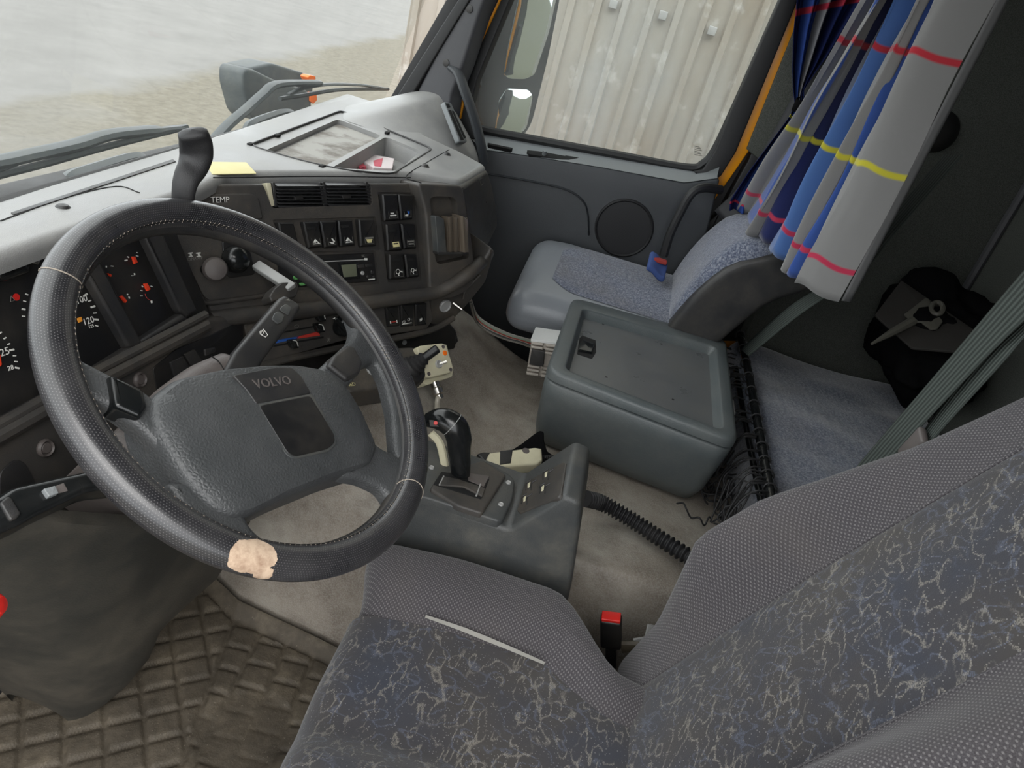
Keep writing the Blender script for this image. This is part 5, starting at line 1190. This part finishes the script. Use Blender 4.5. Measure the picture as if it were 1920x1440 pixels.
# ------------------------------------------------------------------ fridge box
fb = thing('fridge_box', 'charcoal moulded cool box with a recessed tray lid between the seats', 'cool box', (1.57, -.20, -.888))
ZL = -.665; LZ = Face((0, 0, ZL), (1, 0, 0), (0, 0, 1))
lidp = rounded([LZ.uv(*q) for q in ((1072, 563), (1360, 643), (1382, 838), (1022, 700))], .038, 8)
def scaled(z, k, dx=0, dy=0):
    c = np.mean(np.array(lidp), axis=0); return [V3(c[0]+(a_-c[0])*k[0]+dx, c[1]+(b_-c[1])*k[1]+dy, z) for a_, b_ in lidp]
rows = [scaled(-.888, (.30, .40), .02, 0), scaled(-.888, (.72, .86), .03, -.005), scaled(-.874, (.80, .92), .025, -.004), scaled(-.82, (.90, .955), .012, -.002), scaled(-.725, (.975, .985), .003), scaled(-.687, (.995, .995)), scaled(-.681, (.975, .975)), scaled(-.679, (.5, .5))]
bx = MB().loft(rows, True); build('tub', bx, M['fridge'], fb, sharp=60)
Lt = LZ.at(.012)
ti_ = rounded([Lt.uv(*q) for q in ((1093, 578), (1342, 650), (1356, 806), (1060, 692))], .022, 8)
def match(ref, p):                         # same number of points, start the second outline nearest to the first's start
    p = ccw(p); k = min(range(len(p)), key=lambda i: sum((p[(i+j) % len(p)][0]-ref[j][0])**2+(p[(i+j) % len(p)][1]-ref[j][1])**2 for j in range(len(p)))); return p[k:]+p[:k]
po = ccw(lidp); pi_ = match(po, ti_); rows = []
for d_, h_ in ((0, -.012), (0, .003), (.0027, .0094), (.009, .012)): rows.append([LZ.pt(a_, b_, h_) for a_, b_ in inset(po, d_)])
for d_, h_ in ((-.004, .012), (-.001, .011), (.001, .008), (.010, -.010), (.012, -.011)): rows.append([LZ.pt(a_, b_, h_) for a_, b_ in inset(pi_, d_)])
lid = build('lid', MB().loft(rows, True), M['fridge'], fb, sharp=50)
build('tray_floor', MB().prism(LZ, inset(pi_, .010), -.0125, -.0105), M['fridge_in'], fb, 'shiny worn tray floor')
Tf = LZ.at(-.0105)
build('latch_well', MB().slab(Tf, [(1087, 633), (1092, 629), (1117, 638), (1118, 660), (1110, 673), (1082, 664)], -.001, .0006, .003, .0003), M['pit'], fb)
build('latch', MB().slab(Tf, [(1087, 642), (1092, 637), (1115, 643), (1110, 660), (1085, 655)], -.001, .006, .002, .002), M['gloss'], fb)
for q_ in ((1131, 608), (1240, 645), (1137, 707), (1262, 749)): build('screw_hole', MB().lathe([(.0001, .0003), (.003, .0003), (.0036, -.0003), (.0001, -.0003)], Tf.px(*q_), Tf.n, 12), M['pit'], fb)
for y0, y1 in ((665, 704), (752, 775)): build('hinge', MB().tube([P(1361+(y0-665)*.13, y0, 'z', ZL), P(1361+(y1-665)*.13, y1, 'z', ZL)], .004, 8), M['metal'], fb)
# ribbed metal unit with its wires
am = thing('ribbed_amplifier', 'pale ribbed metal electronics block with a black relay in front of the cool box', 'electronics block', P(990, 702, 'x', 1.60))
AX = Face((1.60, 0, 0), (0, -1, 0), (-1, 0, 0))
build('body', MB().slab(AX.at(-.004), [(996, 640), (1058, 649), (1052, 714), (987, 700)], -.075, 0, .001, .001), M['alu'], am)
build('cover', MB().slab(AX, [(995, 636), (1060, 645), (1060, 649), (995, 640)], -.08, .001, .0005, .0005), M['alu_top'], am, 'white top cover')
for k in (0, 1, 2, 6.2, 7.2, 8.2):
    y0 = 641.5+k*6.9; xo = (y0-640)*-.16
    for (xa, xb_) in ((996, 1019), (1023, 1055)):
        build('fin', MB().slab(AX, [(xa+xo, y0+(xa-996)*.15), (xb_+xo, y0+(xb_-996)*.15), (xb_+xo, y0+4.8+(xb_-996)*.15), (xa+xo, y0+4.8+(xa-996)*.15)], -.003, .006, .0015, .002), M['alu'], am)
build('relay', MB().slab(AX.at(.004), [(997, 655), (1021, 660), (1018, 688), (992, 683)], -.01, .010, .001, .001), M['dark'], am)
wires = thing('wire_bundle', 'loose bundle of grey, green and red wires running from the dashboard to the ribbed block', 'wires', P(950, 630, 'z', -.84))
for k, (c, off) in enumerate((((176, 174, 166), 0), ((150, 168, 150), 3), ((170, 60, 50), 6.5), ((190, 186, 170), 9), ((70, 70, 68), 11.5), ((120, 116, 106), 13.5))):
    zz = lambda f: -.815+.0*f
    pts = [P(880+off*.2, 556+off, 'z', -.70), P(893, 590+off, 'z', -.785), P(915+off*.1, 608+off*1.1, 'z', -.80), P(950, 625+off*.9, 'z', -.81), P(975, 633+off*.8, 'z', -.81), P(1001, 640+off, 'z', -.80)]
    build('wire', MB().tube(spline(pts, 6), .0042 if k in (0, 4) else .0026, 7), flat('wire_colour', c, .45), wires)
# cardboard scrap on the passenger floor
o = build('cardboard', MB().prism(Face((0, 0, -1.28), (1, 0, 0), (0, 0, 1)), [tuple(P(x, y, 'z', -1.28)[:2]) for x, y in ((978, 588), (1020, 578), (1036, 590), (985, 607))], -.01, .004, .001), flat('cardboard', (140, 96, 50), .8)); tag(o, 'brown cardboard scrap on the dark passenger floor', 'cardboard')

# ------------------------------------------------------------------ passenger seat
ps = thing('passenger_seat', 'low blue grey passenger seat with a vinyl edged cushion and half height backrest', 'seat', (1.9, -.1, FZ))
def pf(q):
    x, y, z = q; k = (z+.06)/.12
    return (x, y, z+x*.14+k*(-.014*ss(.14, .27, y)-.010*ss(.0, .28, -y)*0+.012*(1-ss(.05, .3, abs(x)))))
build('cushion', MB().box((1.975, -.09, -.700), (.215, .255, .058), .05, 6, 14, pf), M['vinyl_blue'], ps, sharp=80)
def pp_(u, v):
    x = 1.835+.31*u; y = -.34+.41*v
    if v > .8:  # rounded front of the cloth panel
        x = 1.975+(x-1.975)*(1-.35*((v-.8)/.2)**2)
    e = min(1, 12*min(u, 1-u, 1-v)); z = -.642+pf((x-1.975, y+.09, .058))[2]-.058+.002+.002*e
    return V3(x, y, z)
build('cushion_cloth', MB().grid(pp_, 26, 26), M['blue'], ps, sharp=80)
uw = nrm(V3(0, -.46, .89)); un = nrm(V3(0, .89, .46)); U0 = V3(2.005, -.272, -.635)
def uf(q):
    x, s_, h = q; k = (h+.055)/.11
    bul = .035*math.sin(min(max((s_+.19)/.38, 0), 1)*PI)
    return (x*(1-.10*ss(.05, .19, s_)), s_, h+k*(bul-.055*ss(.06, .19, s_)+.012*ss(.15, .24, abs(x))*0))
build('backrest', MB().box(U0+uw*.18-un*.050, (.185, .225, .055), .05, 6, 14, uf, R=(V3(1, 0, 0), uw, un)), M['blue'], ps, sharp=80)
def usf(q):
    x, s_, h = q; return (x, s_, h+.03*math.sin(min(max((s_+.19)/.38, 0), 1)*PI)*(1 if h > 0 else .3)-.04*ss(.06, .19, s_))
build('side_shell', MB().box(U0+uw*.13-un*.075+V3(-.165, 0, 0), (.030, .185, .062), .012, 3, 10, usf, R=(V3(1, 0, 0), uw, un)), M['dark'], ps, 'black plastic side shell', sharp=50)
build('seat_base', MB().box((2.05, -.15, -1.02), (.12, .18, .25), .03, 3, 3), M['black'], ps)
arm = thing('grab_rail', 'curved black tubular grab rail beside the passenger backrest', 'rail', P(1230, 470, 'x', 2.13))
build('tube', MB().tube(spline([P(1352, 356, 'x', 2.16), P(1320, 352, 'x', 2.13), P(1296, 364, 'x', 2.12), P(1275, 400, 'x', 2.12), P(1256, 440, 'x', 2.12), P(1244, 480, 'x', 2.12)], 6), .013, 10), M['seal'], arm)
o = build('blue_rag', MB().box(P(1232, 500, 'x', 2.05), (.036, .03, .010), .008, 3, 5, lambda q: (q[0], q[1], q[2]+.012*math.sin(60*q[0])+.01*math.sin(70*q[1]))), flat('blue_cloth', (56, 76, 128), .9)); tag(o, 'small crumpled blue rag wedged between passenger backrest and door', 'rag')
o = build('red_rag', MB().box(P(1238, 489, 'x', 2.06), (.012, .02, .006), .004, 2, 4), flat('red_cloth', (150, 52, 46), .9)); tag(o, 'tiny red cloth strip beside the crumpled blue rag', 'rag')

# ------------------------------------------------------------------ bunk
def bunkf(q):
    x, y, z = q; k = max(0, (z+.09)/.18); return (x, y+.012*math.sin(11*x)*(1 if y > 0 else 0)*k, z+k*(.012*noise.noise((x*7, y*5, 1))+.006*noise.noise((x*30, y*6, 3))-.02*ss(.22, .30, y)*0))
bm_ = build('bunk_mattress', MB().box((1.18, -.80, -.83), (.98, .30, .09), .045, 5, 60, bunkf), M['blue'], sharp=80); tag(bm_, 'wide blue grey bunk mattress behind the seats', 'mattress')
bb = build('bunk_box', MB().box((1.18, -.81, -1.12), (1.0, .28, .17), .01, 2, 2), M['black']); tag(bb, 'black box base carrying the bunk mattress', 'bunk base')
# safety net rails and net
def rail(label, pts, r):
    o = build('net_rail', MB().tube(pts, r, 12), M['gloss'], None); tag(o, label, 'rail', 'bunk net rails'); return o
rail('upper glossy black rail along the bunk front edge', [P(1388, 628, 'z', -.715), P(1404, 700, 'z', -.715), P(1448, 945, 'z', -.715), P(1500, 1200, 'z', -.715)], .0105)
rail('lower thin black rail beneath the upper bunk rail, tangled in netting', [P(1380, 690, 'z', -.745), P(1395, 780, 'z', -.745), P(1428, 945, 'z', -.745), P(1470, 1150, 'z', -.745)], .007)
nb = MB(); random.seed(3)
for k in range(46):
    f = random.random(); x = 1.98-.9*f; y0 = -.468+random.uniform(-.012, .012); z0 = -.72
    pts = [V3(x, y0-.012, z0+.012), V3(x-.01, y0+.018, z0+.008), V3(x+random.uniform(-.04, .04), y0+random.uniform(.02, .045), z0-random.uniform(.03, .08)), V3(x+random.uniform(-.08, .08), y0+random.uniform(.01, .05), z0-random.uniform(.06, .15)), V3(x+random.uniform(-.1, .1), y0+random.uniform(0, .03), z0-random.uniform(.02, .10))]
    nb.tube(spline(pts, 5), .0021, 5)
for k in range(13):                       # loops round the upper rail
    x = 1.93-.066*k+random.uniform(-.01, .01); c = V3(x, -.488-.0*(x), -.715); c = P(1388+(1448-1388)*(k/12.), 628+(945-628)*(k/12.), 'z', -.715)
    nb.tube([c+V3(.004*math.sin(a_), .0135*math.cos(a_), .0135*math.sin(a_)) for a_ in [2*PI*j/12 for j in range(12)]], .0021, 5, closed=True)
for k in range(34):                       # net spilling onto the tunnel
    cx, cy = random.uniform(1318, 1428), random.uniform(872, 985)
    c = P(cx, cy, 'z', -.865); d_ = random.uniform(0, 2*PI); pts = [c]
    for _ in range(7): d_ += random.uniform(-1.3, 1.3); c = c+V3(.017*math.cos(d_), .017*math.sin(d_), 0); pts.append(V3(c[0], min(c[1], -.30), -.862+random.uniform(-.008, .018)))
    nb.tube(spline(pts, 4), .0021, 5)
nt_ = build('cargo_net', nb, M['rubber'], sharp=80); tag(nt_, 'tangled black safety netting hanging from the bunk rails', 'net', kind='stuff')
for (x, y, c, lab, r) in ((1385, 858, (196, 182, 120), 'crumpled pale yellow wrapper caught in the netting beside the cool box', .022), (1310, 897, (214, 214, 210), 'tiny white paper scrap beside the bottom corner of the cool box', .008)):
    rr_ = r; o = build('paper_scrap', MB().box(P(x, y, 'z', -.862), (r, r*.9, r*.35), r*.3, 2, 5, lambda q: (q[0], q[1], q[2]+rr_*.5*noise.noise((q[0]*90, q[1]*90, 2)))), flat('paper', c, .8), sharp=20); tag(o, lab, 'paper scrap')

# straps of the bunk net and belts
def strap(name, label, L, R_, cat, y=None, group=None, yy=None):
    fl = spline([P(a, b, 'y', yy[i]) for i, (a, b) in enumerate(L)], 8); fr = spline([P(a, b, 'y', yy[i]) for i, (a, b) in enumerate(R_)], 8); n_ = len(fl)
    o = uvgrid(name, lambda u, v: fl[min(int(round(v*(n_-1))), n_-1)]*(1-u)+fr[min(int(round(v*(n_-1))), n_-1)]*u, 9, n_, M['web'], thick=.0018); tag(o, label, cat, group); return o
strap('net_strap', 'thin ribbed grey strap from the curtain hem down to the bunk rail end', [(1770, 290), (1640, 440), (1578, 512), (1480, 575), (1388, 655)], [(1806, 290), (1676, 440), (1614, 512), (1500, 590), (1404, 668)], 'strap', yy=[-.64, -.62, -.585, -.53, -.49])
strap('net_strap', 'wide grey green strap behind the driver backrest, left one of the crossing pair', [(2330, 40), (2050, 360), (1920, 508), (1757, 700), (1603, 880), (1500, 1010)], [(2380, 70), (2110, 390), (1960, 560), (1830, 690), (1664, 872), (1560, 1020)], 'strap', yy=[-.56, -.54, -.53, -.52, -.51, -.50])
strap('net_strap', 'grey green strap behind the driver backrest, right one of the crossing pair', [(2360, 100), (2080, 420), (1920, 590), (1835, 668), (1717, 832), (1690, 900)], [(2390, 130), (2110, 445), (1935, 618), (1880, 680), (1740, 838), (1712, 905)], 'strap', yy=[-.57, -.55, -.54, -.53, -.525, -.52])
o = build('strap_slider', MB().box(P(1712, 838, 'y', -.515), (.016, .006, .028), .005, 3, 3, R=(nrm(V3(1, 0, .3)), V3(0, 1, 0), nrm(V3(-.3, 0, 1)))), M['grey']); tag(o, 'small worn plastic slider on the strap behind the driver backrest', 'slider')

# ------------------------------------------------------------------ curtains
Ust = [0, .11, .135, .16, .24, .40, .405, .51, .515, .575, .625, .63, 1.0]
Hx = [(1385, 392), (1402, 401), (1408, 425), (1401, 438), (1420, 444), (1448, 458), (1444, 474), (1477, 488), (1469, 505), (1487, 514), (1501, 523), (1494, 531), (1576, 567)]
Tx = [1629, 1648, 1650, 1644, 1660, 1681, 1682, 1723, 1724, 1744, 1756, 1757, 1868]
ZHm = -.37; ZTp = .62
hp_ = [P(a, b, 'z', ZHm) for a, b in Hx]; tq = []
for h_, xt in zip(hp_, Tx):
    e = P(xt, 0, 'y', h_[1]*.985); tq.append(h_+(e-h_)*((ZTp-ZHm)/(e[2]-h_[2])))
zl = [P(1566, 484, 'y', -.5)[2], P(1652, 313, 'y', -.5)[2], P(1752, 113, 'y', -.5)[2]]
vl = [(z-ZHm)/(ZTp-ZHm) for z in zl]
for n_ in M['curtain'].node_tree.nodes:    # put the three woven lines where the cloth has them
    if n_.type == 'MATH' and n_.operation == 'SUBTRACT' and not n_.inputs[1].is_linked:
        for o_, v_ in ((.12, vl[0]), (.5, vl[1]), (.86, vl[2])):
            if abs(n_.inputs[1].default_value-o_) < 1e-4: n_.inputs[1].default_value = v_; break
def curt(u, v):
    i = max(j for j in range(len(Ust)-1) if Ust[j] <= u+1e-9); f = (u-Ust[i])/(Ust[i+1]-Ust[i]); f = min(max(f, 0), 1)
    h_ = hp_[i]*(1-f)+hp_[i+1]*f; t_ = tq[i]*(1-f)+tq[i+1]*f; p = h_*(1-v)+t_*v
    w_ = Ust[i+1]-Ust[i]; b = math.sin(f*PI)*(.016 if w_ > .05 else .003)*(1+.3*math.sin(5*v+i)); p = p+V3(-.15*b, b, 0)
    p = p+V3(0, .004*math.sin(14*v+3*i)+.003*noise.noise((u*9, v*7, 0)), .004*math.sin(f*PI*2)*(1-v) if w_ > .05 else 0)
    return p
cu = thing('bunk_curtain', 'blue and grey checked curtain hanging in pleats in front of the bunk', 'curtain', P(1500, 540, 'y', -.46))
uvgrid('cloth', curt, 401, 60, M['curtain'], cu, thick=.0014)
uvgrid('side_hem', lambda u, v: tq[-1]*v+hp_[-1]*(1-v)+V3(.010*u, -.022*u, 0)+V3(0, 0, .004), 4, 40, flat('hem_shadow_cloth', (112, 112, 112), .9), cu, thick=.001)
hem = [hp_[-1]*(1-v)+tq[-1]*v for v in np.linspace(0, 1, 20)]
build('hem_stitch', MB().tube([p+V3(.035, .016, 0) for p in hem], .0005, 4), M['dark'], cu)
# gathered side curtain with its tie band
sc = thing('side_curtain', 'gathered dark blue side curtain tied with a black band beside the rear door pillar', 'curtain', P(1497, 300, 'x', 2.12))
R5 = [(-190, 1500, 1715, .035), (-60, 1492, 1665, .035), (0, 1490, 1640, .035), (60, 1484, 1600, .03), (130, 1483, 1556, .022), (170, 1486, 1526, .012), (196, 1490, 1508, .006), (220, 1478, 1512, .008), (270, 1440, 1500, .015), (320, 1402, 1490, .02), (372, 1368, 1480, .022), (392, 1366, 1475, .022)]
def sct(u, v):
    s_ = v*(len(R5)-1); i = min(int(s_), len(R5)-2); f = s_-i; a_ = np.array(R5[i])*(1-f)+np.array(R5[i+1])*f
    p = P(a_[1]+(a_[2]-a_[1])*u, a_[0]-(u*30 if a_[0] < 196 else -u*26), 'x', 2.13); return p+V3(-a_[3]*math.cos(u*PI*9), 0, 0)
def m_sc():
    a = N('side_curtain_cloth'); uv = a.n('TexCoord').outputs['UV']; s = a.n('SeparateXYZ'); a.l(uv, s.inputs[0])
    G = lin((120, 120, 124)); B = lin((44, 66, 128)); NV = lin((26, 34, 74))
    col = a.ramp(s.outputs[0], [(0, NV), (.14, B), (.36, G), (.52, NV), (.70, B), (.82, NV)], True)
    for v0, c in ((.22, (150, 44, 60)), (.62, (190, 184, 60)), (.93, (170, 50, 70))):
        mk = a.ramp(a.math('ABSOLUTE', a.math('SUBTRACT', s.outputs[1], v0)), [(.008, 1.0), (.010, 0.0)]); col = a.mix(mk, col, lin(c))
    a.set(col, .9, spec=.1); return a.m
uvgrid('cloth', sct, 120, 80, m_sc(), sc, thick=.0014)
tb = [P(1499+11*math.cos(k*PI/8), 196+4*math.sin(k*PI/8), 'x', 2.115-.014*math.sin(k*PI/8)) for k in range(16)]
mb = MB().loft([[p+V3(0, 0, .016) for p in tb+[tb[0]]], [p-V3(0, 0, .014) for p in tb+[tb[0]]]]); o = build('tie_band', mb, M['fabric_black'], sc)
md = o.modifiers.new('s', 'SOLIDIFY'); md.thickness = .004
# seat belt of the passenger running down the pillar
bl_ = [(1635, -200), (1560, -40), (1540, 40), (1500, 150), (1440, 265), (1385, 350), (1340, 395)]; br_ = [(1680, -200), (1600, -40), (1570, 60), (1530, 180), (1480, 290), (1420, 380), (1370, 430)]
fl = spline([P(a, b, 'x', 2.19) for a, b in bl_], 6); fr = spline([P(a, b, 'x', 2.16) for a, b in br_], 6); n5 = len(fl)
o = uvgrid('seat_belt', lambda u, v: fl[int(round(v*(n5-1)))]*(1-u)+fr[int(round(v*(n5-1)))]*u, 6, n5, flat('black_webbing', (34, 34, 37), .6), thick=.0015); tag(o, 'black passenger seat belt running down beside the yellow door jamb', 'seat belt')

# ------------------------------------------------------------------ clutter on the bunk
def lump(name, label, cat, c, half, seed, m, amp=.35):
    def fn(q):
        p = np.array(q); l = np.linalg.norm(p/np.array(half))+1e-6
        k = 1/max(l, .6); p = p*(.35+.65*k); d = noise.noise((p[0]*9+seed, p[1]*9, p[2]*9))*amp*min(half)+noise.noise((p[0]*28+seed, p[1]*28, p[2]*28))*amp*.3*min(half)
        return p*(1+d/np.linalg.norm(half))+nrm(p+1e-6)*d
    o = build(name, MB().box(c, half, min(half)*.6, 5, 14, fn), m, sharp=80); tag(o, label, cat); return o
lump('jacket', 'black jacket heaped in the bunk corner under the wall seam', 'jacket', (1.97, -.965, -.52), (.23, .125, .15), 3, M['fabric_black'])
lump('jacket', 'black woollen garment lying half hidden behind the crossing straps', 'garment', tuple(P(1840, 705, 'z', -.69)*np.array((.92, .80, 1))+V3(0, -.02, .01)), (.20, .13, .07), 9, M['fabric_black'])
bd = Face(P(1740, 625, 'x', 1.78), (1, 0, 0), nrm(V3(-.35, .4, .85)))
o = build('rubber_sheet', MB().slab(bd, [(1640, 590), (1690, 525), (1830, 620), (1800, 660), (1710, 652)], -.006, .0, .004, .002), plastic('grimy_sheet', (48, 45, 42), .7, .2, 400, .3, (70, 66, 60), 20)); tag(o, 'flat dark rubber sheet lying on the bunk beneath the metal bracket', 'sheet')
tl = thing('metal_bracket', 'dull metal bracket with a ring eye and pointed spike lying on the bunk', 'bracket', P(1720, 610, 'x', 1.84)-V3(0, 0, .02))
bd2 = bd.at(.012)
mg = plastic('dull_steel', (92, 90, 82), .45, 0, 300, .3, (70, 62, 50), 30)
build('plate', MB().slab(bd2, [(1695, 589), (1735, 558), (1742, 560), (1748, 575), (1768, 602), (1758, 616), (1745, 617), (1728, 604), (1711, 603)], -.004, .0, .003, .0015), mg, tl)
build('ring_eye', MB().tube([bd2.px(1757+11*math.cos(k*PI/10), 578+11*math.sin(k*PI/10), .004) for k in range(20)], .006, 8, closed=True), mg, tl)
build('spike', MB().tube([bd2.px(1712, 602, .0), bd2.px(1675, 622, .002), bd2.px(1634, 645, .0)], [.012, .010, .003], 8), mg, tl)
o = build('round_fitting', MB().lathe([(.0001, .012), (.030, .012), (.045, .008), (.055, 0), (.055, -.01), (.0001, -.01)], P(1758, 246, 'x', 2.205), (-1, 0, 0), 32), M['black']); tag(o, 'round black fitting on the grey bunk side wall behind the curtain', 'wall fitting')
